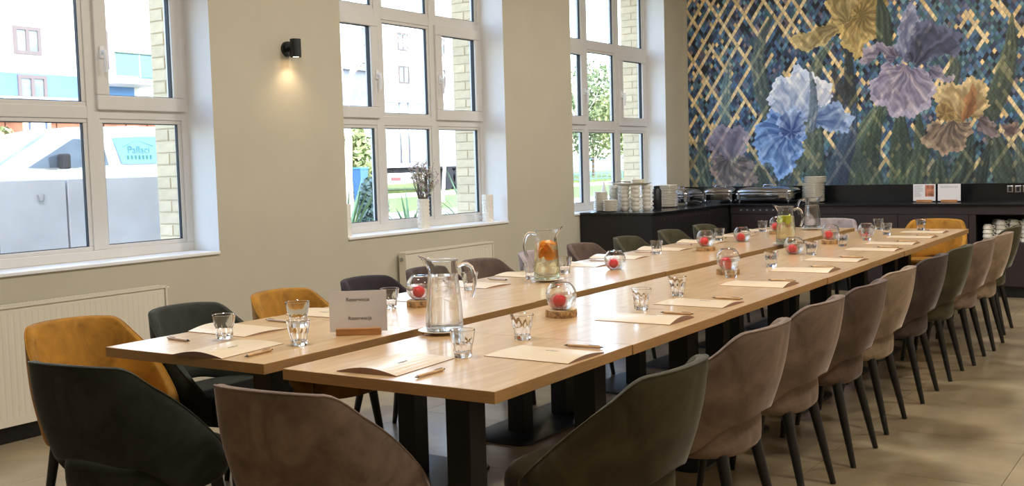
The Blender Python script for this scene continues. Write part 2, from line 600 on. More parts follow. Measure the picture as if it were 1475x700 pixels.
def radiator(label, y0, y1, z0, z1):
    t = thing('radiator', label, 'radiator', (XW, (y0 + y1) / 2, 0))
    L, h = (y1 - y0) / 2, z1
    pan = MB()
    n = int((y1 - y0 - 0.06) / 0.0333)
    ring_x = []
    ya = -L + 0.012
    pts = [(0.088, ya)]
    step = (2 * L - 0.024) / n
    for k in range(n):
        c0 = ya + (k + 0.5) * step
        pts += [(0.088, c0 - step * 0.26), (0.0866, c0 - step * 0.14), (0.0866, c0 + step * 0.14), (0.088, c0 + step * 0.26)]
    pts.append((0.088, -ya))
    zs = [(z0, 0.0), (z0 + 0.035, 0.0), (z0 + 0.05, 1.0), (z1 - 0.05, 1.0), (z1 - 0.035, 0.0), (z1 - 0.012, 0.0)]
    rows = [[(0.088 - (0.088 - x) * k, y, z) for x, y in pts] for z, k in zs]
    pan.loft(rows, False, False, False)
    obj('front_panel', pan, M['radiator'], t)
    box('back_panel', 0.03, 0.04, ya, -ya, z0, z1 - 0.012, M['radiator'], t)
    g = MB()
    g.box(0.026, 0.036, -L, L, z1 - 0.014, z1)
    g.box(0.084, 0.094, -L, L, z1 - 0.014, z1)
    k = -L + 0.01
    while k < L - 0.01:
        g.box(0.034, 0.086, k, k + 0.006, z1 - 0.008, z1 - 0.003)
        k += 0.02
    obj('top_grille', g, M['radiator'], t)
    for s in (-1, 1):
        box('side_panel', 0.026, 0.094, s * L - 0.006, s * L + 0.006, z0 + 0.01, z1 - 0.002, M['radiator'], t, 0.003)
    obj('plug', MB().tube([(0.055, -L - 0.018, z1 - 0.055), (0.055, -L, z1 - 0.055)], 0.014, 10), M['steel'], t, True)
    obj('vent_valve', MB().tube([(0.055, L, z1 - 0.018), (0.055, L + 0.03, z1 - 0.018)], [0.012, 0.010], 10)
        .tube([(0.055, L + 0.03, z1 - 0.018), (0.055, L + 0.045, z1 - 0.018)], 0.006, 8), M['radiator'], t, True)
    for s in (-0.6, 0.6):
        box('bracket', 0.0, 0.034, s * L - 0.015, s * L + 0.015, z0 + 0.1, z1 - 0.1, M['radiator'], t)
    return t
radiator('cream panel radiator under the window with the white van', 0.06, 1.70, 0.10, 0.72)
radiator('cream panel radiator under the window with the blossom vase', 3.90, 5.05, 0.10, 0.73)

# ------------------------------------------------------------------ wall lamp
wlp = thing('wall_lamp', 'small black cylinder wall lamp lit between two windows', 'lamp', (XW, 2.84, 2.175))
obj('wall_plate', MB().tube([(0, 0, 0), (0.02, 0, 0)], 0.05, 24), M['black'], wlp, True)
obj('arm', MB().tube([(0.018, 0, 0), (0.06, 0, 0)], 0.012, 10), M['black'], wlp, True)
obj('lamp_shade', MB().lathe([(0.028, -0.052), (0.036, -0.06), (0.036, 0.06), (0.0, 0.06)], 24, (0.085, 0, 0)), M['black'], wlp, True)
em, nt, bs = new_mat('lamp_glow')
bs.inputs['Emission Color'].default_value = lin((255, 214, 160)) + (1,)
bs.inputs['Emission Strength'].default_value = 12
obj('bulb', MB().lathe([(0, -0.056), (0.026, -0.0555), (0.026, -0.05), (0, -0.05)], 20, (0.085, 0, 0)), em, wlp, True)
sp = bpy.data.lights.new('wall_lamp_light', 'SPOT')
sp.energy = 1.5
sp.color = (1.0, 0.76, 0.5)
sp.spot_size = math.radians(125)
sp.spot_blend = 0.9
sp.shadow_soft_size = 0.02
so = bpy.data.objects.new('spot', sp)
C.objects.link(so)
so.parent = wlp
so.location = (0.085, 0, -0.075)

# ------------------------------------------------------------------ ceiling lamps (above the frame)
for x, y, wh in [(-1.0, 0.2, 'near end of the tables'), (-1.0, 3.4, 'middle of the tables'), (-1.0, 6.6, 'far end of the tables'), (2.4, -1.6, 'floor behind the camera'),
                 (2.4, 1.6, 'aisle by the nearest right row chairs'), (2.4, 4.8, 'aisle by the last right row chairs'), (2.4, 7.6, 'aisle before the cup niche')]:
    t = thing('ceiling_lamp', 'round white ceiling lamp above the ' + wh, 'lamp', (x, y, ZC))
    obj('lamp_body', MB().lathe([(0, -0.05), (0.28, -0.05), (0.3, -0.04), (0.3, 0.0), (0, 0)], 32), M['pvc'], t, True)
    ar = bpy.data.lights.new('ceiling_lamp_light', 'AREA')
    ar.shape = 'DISK'
    ar.size = 0.55
    ar.energy = 33 if x < 0 else (14 if y < 0 else 27)
    ar.color = (1.0, 0.94, 0.84) if x > 0 else (1.0, 0.98, 0.95)
    ao = bpy.data.objects.new('lamp_light', ar)
    C.objects.link(ao)
    ao.parent = t
    ao.location = (0, 0, -0.056)

# ------------------------------------------------------------------ counters
lc = thing('sideboard', 'near-black sideboard along the window wall carrying crockery stacks', 'sideboard', (0, 0, 0))
XF = -2.83
box('carcass', XW, XF, 6.66, YB - 0.021, 0.1, 0.86, M['counter_dark'], lc, 0.002)
box('worktop', XW - 0.002, XF + 0.012, 6.645, YB - 0.021, 0.86, 0.884, M['worktop'], lc, 0.003)
box('plinth', XW, XF - 0.05, 6.70, YB - 0.021, 0.0, 0.1, M['black'], lc)
for j, (ya, yb) in enumerate([(6.68, 7.26), (7.265, 7.85), (7.855, 8.44)]):
    d = box('door', XF, XF + 0.004, ya, yb, 0.11, 0.76, M['counter_dark'], lc, 0.001)
    box('handle', XF + 0.004, XF + 0.014, yb - 0.05, yb - 0.035, 0.56, 0.68, M['steel'], d)
vh = MB()
for j in range(18):
    y = 6.85 + j * 0.08
    vh.tube([(XF, y, 0.815), (XF + 0.003, y, 0.815)], 0.009, 8)
obj('vent_holes', vh, pmat('vent_hole_rim', (70, 40, 36), 0.5), lc)

YF = 8.48
bc = thing('buffet_counter', 'long dark brown buffet counter under the flower mural', 'counter', (0, 0, 0))
XE = 2.6
cc = MB()
cc.box(XF + 0.02, -0.37, YF + 0.018, YB, 0.1, 0.858)
cc.box(-0.37, XE, YF + 0.018, YB, 0.774, 0.858)
cc.box(-0.37, XE, YF + 0.45, YB, 0.1, 0.774)
cc.box(-0.37, XE, YF + 0.018, YF + 0.45, 0.1, 0.515)
cc.box(1.5, XE, YF + 0.018, YF + 0.45, 0.515, 0.774)
obj('carcass', cc, M['counter_dark'], bc)
box('apron', XF + 0.02, XE, YF + 0.004, YF + 0.018, 0.78, 0.858, M['counter'], bc, 0.001)
for j, (xa, xb) in enumerate([(-2.79, -2.25), (-2.246, -1.67), (-1.666, -1.078), (-1.074, -0.425), (-0.42, -0.36)]):
    box('door' if j < 4 else 'end_panel', xa, xb, YF, YF + 0.018, 0.11, 0.775, M['counter'], bc, 0.0015)
for xa, xb in [(-0.355, 0.55), (0.555, 1.46)]:
    box('drawer', xa, xb, YF, YF + 0.018, 0.11, 0.51, M['counter'], bc, 0.0015)
box('plinth', XF + 0.02, XE, YF + 0.06, YB, 0.0, 0.1, M['black'], bc)
box('worktop', XF + 0.013, XE, YF - 0.015, YB, 0.86, 0.884, M['worktop'], bc, 0.003)
box('backsplash', XF + 0.0, XE, YB - 0.02, YB, 0.884, 1.055, M['worktop'], bc)
box('backsplash', XW + 0.002, XF, YB - 0.02, YB, 0.884, 1.055, M['worktop'], lc)
vh = MB()
for j in range(10):
    x = -2.69 + j * 0.071
    vh.tube([(x, YF + 0.001, 0.82), (x, YF + 0.005, 0.82)], 0.010, 8)
obj('vent_holes', vh, pmat('vent_hole_light', (120, 118, 120), 0.5), bc)
for j, x in enumerate((-0.155, -0.085, -0.015)):
    s_ = tag(obj('socket', MB().box(x - 0.028, x + 0.028, YB - 0.03, YB - 0.02, 0.965, 1.03), M['steel'], bevel=0.003),
             'steel-framed power socket on the black splashback, %s of the three' % ('left', 'middle', 'right')[j], 'socket', 'sockets on the splashback')
    box('insert', x - 0.014, x + 0.014, YB - 0.032, YB - 0.029, 0.975, 1.02, M['black'], s_)

# ------------------------------------------------------------------ mural: a printed wall panel, colours stored per vertex
MX0, MX1, MZ0, MZ1 = -3.545, 2.6, 1.055, 3.75
def paint_mural(X, Z):
    rng = np.random.default_rng(5)
    x, z = X + 3.55, Z - 1.055
    # drawing units in which the flowers were measured (rectified to the wall)
    den = -0.04477 * x - 0.00583 * z + 1
    u = (115.67178 * x - 1.92236 * z - 1.89611) / den
    v = (1.46083 * x + 125.43487 * z - 1.2244) / den
    u = np.where(den > 0.8, u, 480 + (x - 3.5) * 150)
    v = np.where(den > 0.8, v, z * 150)
    px, py = u + 995.0, 268.0 - v
    # --- diamond tiles
    tw, th = 0.044, 0.066
    A, B = X / tw + Z / th, X / tw - Z / th
    ia, ib = np.floor(A).astype(int), np.floor(B).astype(int)
    def h(a, b, k):
        n = np.sin(a * 12.9898 + b * 78.233 + k * 37.719) * 43758.5453
        return n - np.floor(n)
    r1, r2, r3 = h(ia, ib, 1), h(ia, ib, 2), h(ia, ib, 3)
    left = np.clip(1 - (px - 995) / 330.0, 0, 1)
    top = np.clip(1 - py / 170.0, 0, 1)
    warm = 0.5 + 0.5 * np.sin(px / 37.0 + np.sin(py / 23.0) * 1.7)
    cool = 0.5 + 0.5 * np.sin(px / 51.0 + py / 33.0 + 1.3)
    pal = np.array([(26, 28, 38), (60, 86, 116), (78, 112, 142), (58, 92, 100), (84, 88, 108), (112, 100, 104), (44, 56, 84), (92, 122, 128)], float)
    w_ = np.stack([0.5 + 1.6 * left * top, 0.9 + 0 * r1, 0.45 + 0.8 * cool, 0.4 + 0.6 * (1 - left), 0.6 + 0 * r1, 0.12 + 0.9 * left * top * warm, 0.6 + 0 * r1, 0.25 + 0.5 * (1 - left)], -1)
    cw = np.cumsum(w_, -1)
    pick = (r1[..., None] * cw[..., -1:] > cw).sum(-1)
    col = pal[np.clip(pick, 0, 7)] * (0.78 + 0.5 * r2[..., None])
    # cream bands along both diagonals, broken into runs
    ga, gb = ia // 7, ib // 7
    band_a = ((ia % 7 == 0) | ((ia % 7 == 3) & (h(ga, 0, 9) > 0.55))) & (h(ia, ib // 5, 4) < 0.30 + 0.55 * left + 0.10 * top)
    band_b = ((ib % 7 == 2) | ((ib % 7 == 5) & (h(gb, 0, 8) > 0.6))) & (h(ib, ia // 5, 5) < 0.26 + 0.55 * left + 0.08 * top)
    edge_r = (px > 1440)
    band_a |= edge_r & (ia % 9 == 0)
    lone = r3 > 0.955
    cream = band_a | band_b | lone
    cr = np.array((230, 210, 168), float) * (0.84 + 0.22 * r2[..., None]) - np.stack([0 * r3, 10 * r3, 26 * r3], -1)
    col = np.where(cream[..., None], cr, col)
    fa, fb = A - ia, B - ib
    line = (fa < 0.10) | (fb < 0.10)
    base_tiles = col.copy()
    nz1 = np.sin(px * 0.9 + 3 * np.sin(py * 0.31)) * np.sin(py * 0.7 + 2 * np.sin(px * 0.27))
    def poly(P, rough=2.0, seed=1.0):
        """inside test of a polygon with ruffled edge"""
        xx = px + rough * np.sin(py * 0.27 + seed) + 0.5 * rough * np.sin(py * 0.75 + px * 0.3 + seed * 2)
        yy = py + rough * np.sin(px * 0.25 + seed * 3) + 0.5 * rough * np.sin(px * 0.8 - py * 0.3 + seed)
        ins = np.zeros(px.shape, bool)
        n = len(P)
        for i in range(n):
            x1, y1 = P[i]
            x2, y2 = P[(i + 1) % n]
            if y1 == y2:
                continue
            cond = ((y1 > yy) != (y2 > yy)) & (xx < (x2 - x1) * (yy - y1) / (y2 - y1) + x1)
            ins ^= cond
        return ins
    def petal(P, c0, c1, org, freq=16.0, rough=2.0, seed=1.0, glow=0.35, alpha=0.97):
        nonlocal col
        m = poly(P, rough, seed)
        inner = poly([(org[0] + (a - org[0]) * 0.88, org[1] + (b - org[1]) * 0.88) for a, b in P], rough * 1.3, seed + 2)
        dx, dy = px - org[0], py - org[1]
        ang, rad = np.arctan2(dy, dx), np.hypot(dx, dy)
        wob = 0.14 * np.sin(rad * 0.11 + seed) + 0.10 * np.sin(px * 0.13 + py * 0.17 + seed * 2) + 0.04 * np.sin(px * 0.31 - py * 0.23)
        fold = 0.5 + 0.5 * np.sin((ang + wob) * freq * 0.8 + seed)
        vein = 0.5 + 0.5 * np.sin((ang + 0.4 * wob) * freq * 2.3)
        blot = 0.5 + 0.5 * np.sin(px * 0.16 + 2.2 * np.sin(py * 0.12 + seed)) * np.sin(py * 0.19 + 2.0 * np.sin(px * 0.10 + seed * 3))
        rmax = rad[m].max() + 1e-6 if m.any() else 1.0
        k = np.clip(-0.06 + 0.50 * fold ** 1.2 + 0.22 * vein + 0.22 * blot + glow * (rad / rmax) - 0.30 * np.exp(-(rad / 14.0) ** 2), 0, 1)[..., None]
        cc = np.array(c0, float) * (1 - k) + np.array(c1, float) * k
        rim = m & ~inner
        cc = np.where(rim[..., None], cc * 0.55 + np.array(c1, float) * 0.55, cc)
        cc = cc * 0.92 + base_tiles * 0.08 * (0.5 + cream[..., None])
        flower[m] = True
        col = np.where(m[..., None], cc * alpha + col * (1 - alpha), col)
    def leaf(pts, w, c0=(42, 56, 46), c1=(104, 122, 94), alpha=0.92, tip=True):
        nonlocal col
        P = np.array(pts, float)
        best = np.full(px.shape, 1e9)
        across = np.zeros(px.shape)
        tot = len(P) - 1
        for i in range(tot):
            a, b = P[i], P[i + 1]
            d = b - a
            L = np.hypot(*d)
            t = np.clip(((px - a[0]) * d[0] + (py - a[1]) * d[1]) / L ** 2, 0, 1)
            qx, qy = px - a[0] - t * d[0], py - a[1] - t * d[1]
            dist = np.hypot(qx, qy)
            tt = (i + t) / tot
            ww = w * (np.sin(PI * (0.04 + 0.56 * tt)) if tip else 1.0)
            q = dist / np.maximum(ww * 0.5, 0.3)
            sgn = np.sign(d[0] * qy - d[1] * qx)
            upd = q < best
            across = np.where(upd, q * sgn, across)
            best = np.where(upd, q, best)
        m = best < 1
        s = 0.5 + 0.5 * np.sin(across * 9 + 0.5 * np.sin(py * 0.1))
        k = np.clip(0.22 + 0.62 * s * (0.6 + 0.4 * np.sin(py * 0.05 + px * 0.02)) + 0.15 * nz1 + 0.2 * across, 0, 1)[..., None]
        cc = (np.array(c0, float) * 1.12 * (1 - k) + np.array(c1, float) * 1.22 * k)
        cc = cc * 0.86 + base_tiles * 0.14 * (0.6 + 0.8 * cream[..., None])
        al = alpha * np.clip((1 - best) * 6, 0, 1)[..., None]
        col = np.where(m[..., None], cc * al + col * (1 - al), col)
    flower = np.zeros(px.shape, bool)
    # soft dark foliage along the bottom
    low = np.clip((py - 205) / 90.0 + 0.2 * np.sin(px / 19.0), 0, 0.45)[..., None]
    col = col * (1 - low) + np.array((64, 78, 74), float) * (0.8 + 0.5 * r2[..., None]) * low
    # leaves at the back
    leaf([(1114, 20), (1098, 52), (1091, 90), (1098, 130), (1110, 165)], 25, (50, 62, 58), (100, 112, 104))
    leaf([(1052, 82), (1047, 120), (1045, 175)], 16, (74, 96, 100), (116, 138, 138), 0.8)
    leaf([(1198, 60), (1180, 85), (1168, 125), (1172, 190), (1176, 268)], 30, (54, 66, 58), (104, 114, 96))
    leaf([(1458, 22), (1456, 70), (1444, 120), (1424, 165)], 34, (44, 52, 40), (96, 104, 76))
    leaf([(1214, 40), (1222, 80), (1224, 120), (1228, 150)], 18, (28, 32, 32), (60, 66, 58))
    leaf([(1200, 100), (1212, 130), (1206, 155)], 22, (36, 34, 34), (76, 70, 64), 0.85)
    leaf([(1372, 70), (1376, 100), (1366, 130)], 22, (50, 56, 46), (84, 90, 72))
    leaf([(1418, 160), (1436, 210), (1452, 268)], 36, (38, 48, 40), (84, 94, 78))
    leaf([(1400, 190), (1392, 230), (1380, 268)], 34, (26, 36, 32), (68, 82, 68))
    leaf([(1428, 200), (1416, 240), (1410, 268)], 20, (24, 30, 28), (60, 72, 62))
    leaf([(1466, 195), (1470, 235), (1478, 268)], 22, (48, 58, 54), (96, 104, 92))
    leaf([(1008, 185), (1012, 230), (1018, 268)], 20, (40, 56, 58), (88, 106, 100))
    leaf([(1030, 196), (1055, 225), (1062, 268)], 14, (70, 84, 84), (120, 132, 122), 0.8)
    leaf([(1092, 240), (1096, 252), (1098, 268)], 24, (40, 48, 42), (84, 92, 76))
    leaf([(1140, 268), (1152, 240), (1160, 215)], 20, (60, 72, 60), (110, 118, 96), 0.8)
    # bottom left mauve iris
    petal([(1018, 196), (1030, 184), (1046, 180), (1060, 184), (1074, 182), (1080, 200), (1068, 226), (1048, 232), (1026, 226)], (84, 78, 98), (158, 146, 166), (1048, 240), 9, 2.6, 2.0, alpha=0.88)
    petal([(1022, 226), (1044, 226), (1062, 236), (1076, 220), (1086, 240), (1090, 266), (1030, 268)], (62, 54, 56), (150, 134, 130), (1050, 228), 13, 3.0, 4.0, alpha=0.85)
    # big sword leaves in the middle
    leaf([(1288, 120), (1268, 160), (1244, 200), (1226, 235), (1214, 270)], 46, (46, 60, 58), (98, 116, 92))
    leaf([(1232, 150), (1226, 190), (1212, 230), (1204, 270)], 34, (34, 46, 70), (80, 98, 118), 0.9)
    leaf([(1270, 150), (1258, 200), (1248, 270)], 30, (34, 44, 40), (86, 100, 72))
    leaf([(1296, 150), (1298, 210), (1300, 270)], 40, (34, 44, 38), (88, 102, 74))
    leaf([(1322, 160), (1328, 215), (1316, 270)], 30, (40, 50, 42), (92, 104, 80))
    leaf([(1240, 215), (1252, 245), (1262, 270)], 30, (42, 54, 50), (90, 102, 86))
    leaf([(1354, 225), (1352, 250), (1350, 270)], 34, (34, 46, 40), (80, 92, 76))
    # yellow iris at the top
    petal([(1134, 54), (1150, 72), (1166, 74), (1184, 66), (1204, 52), (1224, 34), (1208, 22), (1190, 34), (1164, 46)], (106, 86, 46), (202, 180, 124), (1222, 30), 22, 1.6, 1.0)
    petal([(1188, -22), (1192, 18), (1206, 38), (1230, 36), (1246, 10), (1240, -24)], (120, 100, 54), (206, 180, 120), (1222, 34), 15, 2.2, 6.0)
    petal([(1208, 36), (1212, 60), (1222, 74), (1234, 90), (1246, 66), (1262, 52), (1276, 30), (1280, -14), (1248, -14), (1232, 8), (1226, 30)], (112, 88, 38), (202, 174, 108), (1240, 22), 17, 2.2, 3.0)
    leaf([(1266, -6), (1272, 22), (1275, 60)], 26, (30, 40, 30), (70, 82, 58), 0.97)
    # blue iris
    petal([(1160, 166), (1174, 150), (1196, 146), (1214, 152), (1230, 168), (1226, 186), (1208, 192), (1188, 186), (1172, 184)], (58, 84, 140), (166, 186, 218), (1164, 170), 12, 2.8, 2.5)
    petal([(1106, 150), (1110, 124), (1122, 112), (1136, 108), (1148, 94), (1160, 98), (1172, 110), (1176, 150), (1166, 172), (1140, 172), (1116, 166)], (120, 142, 188), (232, 236, 246), (1144, 176), 11, 2.6, 1.2)
    petal([(1172, 112), (1186, 112), (1198, 126), (1200, 142), (1190, 152), (1176, 150)], (168, 178, 206), (236, 234, 236), (1170, 160), 9, 2.4, 3.3)
    petal([(1112, 160), (1094, 176), (1086, 200), (1090, 222), (1100, 236), (1108, 230), (1114, 250), (1124, 257), (1138, 252), (1148, 232), (1158, 214), (1160, 188), (1146, 168)], (40, 74, 142), (142, 178, 228), (1134, 188), 15, 2.8, 2.0)
    petal([(1118, 178), (1132, 158), (1146, 150), (1160, 168), (1158, 192), (1140, 200), (1126, 198)], (40, 62, 122), (176, 196, 230), (1140, 190), 8, 2.5, 5.0)
    leaf([(1166, 96), (1172, 130), (1172, 160), (1168, 185)], 15, (66, 80, 96), (120, 134, 144), 0.85)
    # dark purple and lavender iris
    petal([(1238, 88), (1246, 72), (1262, 62), (1290, 66), (1298, 82), (1284, 90), (1268, 76), (1254, 90), (1244, 96)], (72, 64, 84), (170, 158, 174), (1294, 84), 12, 2.2, 1.7)
    petal([(1290, 72), (1296, 30), (1308, 4), (1318, 8), (1326, 30), (1322, 60), (1306, 90)], (76, 78, 112), (158, 162, 186), (1304, 92), 13, 1.8, 2.2)
    petal([(1304, 92), (1312, 56), (1324, 28), (1350, 32), (1372, 42), (1386, 50), (1380, 80), (1352, 80), (1334, 92)], (24, 26, 42), (98, 100, 130), (1314, 96), 13, 2.6, 4.2)
    petal([(1296, 92), (1276, 92), (1262, 108), (1250, 130), (1258, 148), (1270, 154), (1284, 166), (1304, 170), (1326, 166), (1340, 148), (1350, 128), (1344, 108), (1326, 98)], (98, 90, 116), (182, 172, 190), (1304, 98), 17, 2.6, 1.0)
    petal([(1334, 92), (1350, 96), (1362, 108), (1376, 108), (1378, 116), (1358, 118), (1342, 112)], (70, 70, 92), (160, 150, 166), (1336, 100), 10, 2.4, 3.0)
    # golden brown iris at the right
    petal([(1346, 126), (1356, 118), (1374, 122), (1394, 116), (1404, 108), (1420, 116), (1424, 146), (1418, 166), (1398, 172), (1376, 178), (1356, 172), (1348, 150)], (126, 98, 56), (216, 190, 138), (1388, 174), 11, 3.0, 1.5)
    petal([(1348, 152), (1362, 148), (1376, 156), (1378, 170), (1366, 178), (1350, 172)], (110, 84, 44), (186, 156, 96), (1362, 164), 7, 1.6, 2.5)
    petal([(1384, 174), (1390, 140), (1402, 120), (1408, 140), (1404, 166)], (110, 66, 36), (176, 124, 76), (1390, 178), 9, 1.5, 1.0)
    petal([(1336, 178), (1328, 204), (1340, 216), (1360, 222), (1378, 220), (1390, 210), (1400, 190), (1402, 176), (1376, 176)], (72, 58, 52), (172, 148, 124), (1372, 174), 15, 2.6, 3.5)
    petal([(1406, 172), (1420, 168), (1436, 180), (1438, 200), (1426, 196), (1412, 192)], (74, 60, 62), (150, 132, 130), (1408, 172), 9, 2.2, 2.0)
    petal([(1442, 182), (1456, 176), (1470, 178), (1466, 194), (1448, 196)], (76, 60, 58), (140, 116, 108), (1440, 186), 8, 2.2, 4.0)
    col = np.where((line & ~flower)[..., None], col * 0.72, np.where(line[..., None], col * 0.90, col)) * 1.06
    return np.clip(col, 0, 255)

NX, NZ = 1150, 500
gx, gz = np.meshgrid(np.linspace(MX0, MX1, NX), np.linspace(MZ0, MZ1, NZ))
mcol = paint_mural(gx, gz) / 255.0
mlin = np.where(mcol <= 0.04045, mcol / 12.92, ((mcol + 0.055) / 1.055) ** 2.4)
ym_ = YB - 0.006
verts = np.stack([gx, np.full_like(gx, ym_), gz], -1).reshape(-1, 3)
idx = np.arange(NX * NZ).reshape(NZ, NX)
quads = np.stack([idx[:-1, :-1], idx[:-1, 1:], idx[1:, 1:], idx[1:, :-1]], -1).reshape(-1, 4)
nq = len(quads)
mm = bpy.data.meshes.new('mural')
mm.vertices.add(NX * NZ)
mm.vertices.foreach_set('co', verts.astype(np.float32).ravel())
mm.loops.add(nq * 4)
mm.loops.foreach_set('vertex_index', quads.astype(np.int32).ravel())
mm.polygons.add(nq)
mm.polygons.foreach_set('loop_start', np.arange(0, nq * 4, 4, dtype=np.int32))
mm.update(calc_edges=True)
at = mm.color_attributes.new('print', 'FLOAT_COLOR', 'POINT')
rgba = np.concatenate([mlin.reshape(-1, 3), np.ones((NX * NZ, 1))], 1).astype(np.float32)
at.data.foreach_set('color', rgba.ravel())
m_mural, nt, b = new_mat('mural_print')
b.inputs['Roughness'].default_value = 0.55
an = nt.nodes.new('ShaderNodeAttribute')
an.attribute_name = 'print'
nt.links.new(an.outputs['Color'], b.inputs['Base Color'])
mm.materials.append(m_mural)
mural = thing('wall_mural', 'large wall mural of irises over small diamond tiles above the black counter', 'mural', (0, 0, 0))
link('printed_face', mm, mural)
box('backing', MX0, MX1, YB - 0.0055, YB, MZ0, MZ1, M['ink'], mural)

# ------------------------------------------------------------------ tables
W = 0.80
G = 0.1136
OY = 0.031
YT = [0.0, 0.838, 1.668, 3.054, 3.857, 4.701, 5.53, 6.870]
XL = -2 * W - G                              # left edge of the left row
def rounded_plate(hx, hy, r, z0, z1, n=6):
    pts = []
    for cx, cy, a0 in ((hx - r, hy - r, 0), (-hx + r, hy - r, 90), (-hx + r, -hy + r, 180), (hx - r, -hy + r, 270)):
        for i in range(n + 1):
            a = math.radians(a0 + 90 * i / n)
            pts.append((cx + r * math.cos(a), cy + r * math.sin(a)))
    return MB().loft([[(x, y, z0) for x, y in pts], [(x, y, z1 - 0.004) for x, y in pts], [(x * 0.99, y * 0.99, z1) for x, y in pts]])
ORD = ['first', 'second', 'third', 'fourth', 'fifth', 'sixth', 'seventh', 'eighth', 'ninth', 'tenth', 'eleventh']
jit = [0, 0.006, -0.004, 0.005, -0.003, 0.004, 0]
for side in (0, 1):
    cx = -W / 2 if side == 0 else -W - G - W / 2
    for k in range(7):
        y0, y1 = YT[k] + 0.001, YT[k + 1] - 0.001
        ln = y1 - y0
        oy = OY if side else 0
        big = ln > 1.1
        jx = jit[k] * (1 if side else 0.6)
        t = thing('dining_table', '%s oak table on %s, %s from the camera in the %s row' % ('long' if big else 'square', 'twin posts' if big else 'one post', ORD[k], 'left' if side else 'right'),
                  'table', T(cx + jx, (y0 + y1) / 2 + oy, 0), WR, 'oak tables in two long rows')
        top = MB()
        hx, hy = W / 2, ln / 2
        v = [(-hx, -hy, .715), (hx, -hy, .715), (hx, hy, .715), (-hx, hy, .715), (-hx, -hy, .75), (hx, -hy, .75), (hx, hy, .75), (-hx, hy, .75)]
        top.add(v, [(4, 5, 6, 7)], 0)
        top.add(v, [(0, 3, 2, 1), (0, 1, 5, 4), (1, 2, 6, 5), (2, 3, 7, 6), (3, 0, 4, 7)], 1)
        bm_t = top.mesh('tabletop', [M['oak'], M['oakedge']])
        bmx = bmesh.new()
        bmx.from_mesh(bm_t)
        bmesh.ops.remove_doubles(bmx, verts=bmx.verts, dist=1e-5)
        bmx.to_mesh(bm_t)
        bmx.free()
        o = link('tabletop', bm_t, t)
        md = o.modifiers.new('bevel', 'BEVEL')
        md.width = 0.0012
        md.segments = 1
        posts = (-0.215, 0.215) if big else (0.0,)
        obj('base_plate', rounded_plate(0.19 if big else 0.23, 0.47 if big else 0.30, 0.07, 0.0, 0.012), M['blackplate'], t, True, 40)
        for py in posts:
            box('post', -0.047, 0.047, py - 0.047, py + 0.047, 0.012, 0.70, M['black'], t, 0.003)
        sb = MB().box(-0.28, 0.28, -0.03, 0.03, 0.700, 0.715)
        if big:
            sb = MB().box(-0.28, 0.28, posts[0] - 0.03, posts[0] + 0.03, 0.700, 0.715).box(-0.28, 0.28, posts[1] - 0.03, posts[1] + 0.03, 0.700, 0.715)
        obj('top_bracket', sb, M['black'], t)

# ------------------------------------------------------------------ chairs (local +Y is the front)
def superell(phi, ax, ay, e):
    s_, c_ = math.sin(phi), -math.cos(phi)
    return (ax * math.copysign(abs(s_) ** e, s_), ay * math.copysign(abs(c_) ** e, c_))
PHM = math.radians(120)
def smooth(t):
    t = min(1.0, max(0.0, t))
    return t * t * (3 - 2 * t)
def fwd(d):
    c_ = -math.cos(math.radians(d))
    return math.copysign(abs(c_) ** 0.8, c_)
F0, F1 = fwd(36), fwd(120)
def shell_edges(phi):
    d = abs(math.degrees(phi))
    if d < 36:
        zt = 0.806 - 0.007 * (d / 36) ** 2
    else:                                   # the wings fall almost straight to the front of the seat
        t = (fwd(d) - F0) / (F1 - F0)
        zt = 0.799 - 0.330 * (t ** 0.98) * smooth(t * 5) ** 0.5
    # open slit over the seat at the back, sides drawn down over the seat edge
    zb = 0.492 - 0.020 * smooth(d / 34) - 0.100 * smooth((d - 34) / 50)
    return zt, max(0.368, zb)
def shell_point(phi, z, inset):
    k = z - 0.44
    lean = 1 + 0.22 * k
    ax, ay = 0.258 * lean - inset, 0.232 * lean - inset
    x, y = superell(phi, ax, ay, 0.80)
    back = 0.5 + 0.5 * math.cos(phi)
    y -= 0.19 * max(0, k) * back
    return (x, y, z)
shell = MB()
rings = []
TH = 0.034
NP = 56
top_line = []
for i in range(NP + 1):
    phi = -PHM + 2 * PHM * i / NP
    zt, zb = shell_edges(phi)
    th = TH
    prof = []
    nh = 9
    for j in range(nh + 1):                                  # outer face, bottom to top
        q = j / nh
        z = zb + 0.010 + (zt - zb - 0.020) * q
        prof.append((z, -0.012 * math.sin(PI * q)))
    for a in (30, 60, 90, 120, 150):                         # rounded rim
        prof.append((zt - 0.010 + 0.010 * math.sin(math.radians(a)), th * 0.5 * (1 - math.cos(math.radians(a)))))
    for j in range(nh + 1):
        q = 1 - j / nh
        z = zb + 0.010 + (zt - zb - 0.020) * q
        prof.append((z, th + 0.006 * math.sin(PI * q)))
    for a in (-150, -120, -90, -60, -30):
        prof.append((zb + 0.010 + 0.010 * math.sin(math.radians(a)), th * 0.5 * (1 - math.cos(math.radians(a)))))
    rings.append([shell_point(phi, z, ins) for z, ins in prof])
    top_line.append(shell_point(phi, zt - 0.003, 0.003))
shell.loft(rings)
shell_me = shell.mesh('backrest', V['taupe'], True, 60)
sheen_rim_me = MB().tube(top_line, 0.0032, 6).mesh('sheen_rim', V['taupe'], True)  # added bead along the top edge, standing in for the velvet's sheen line

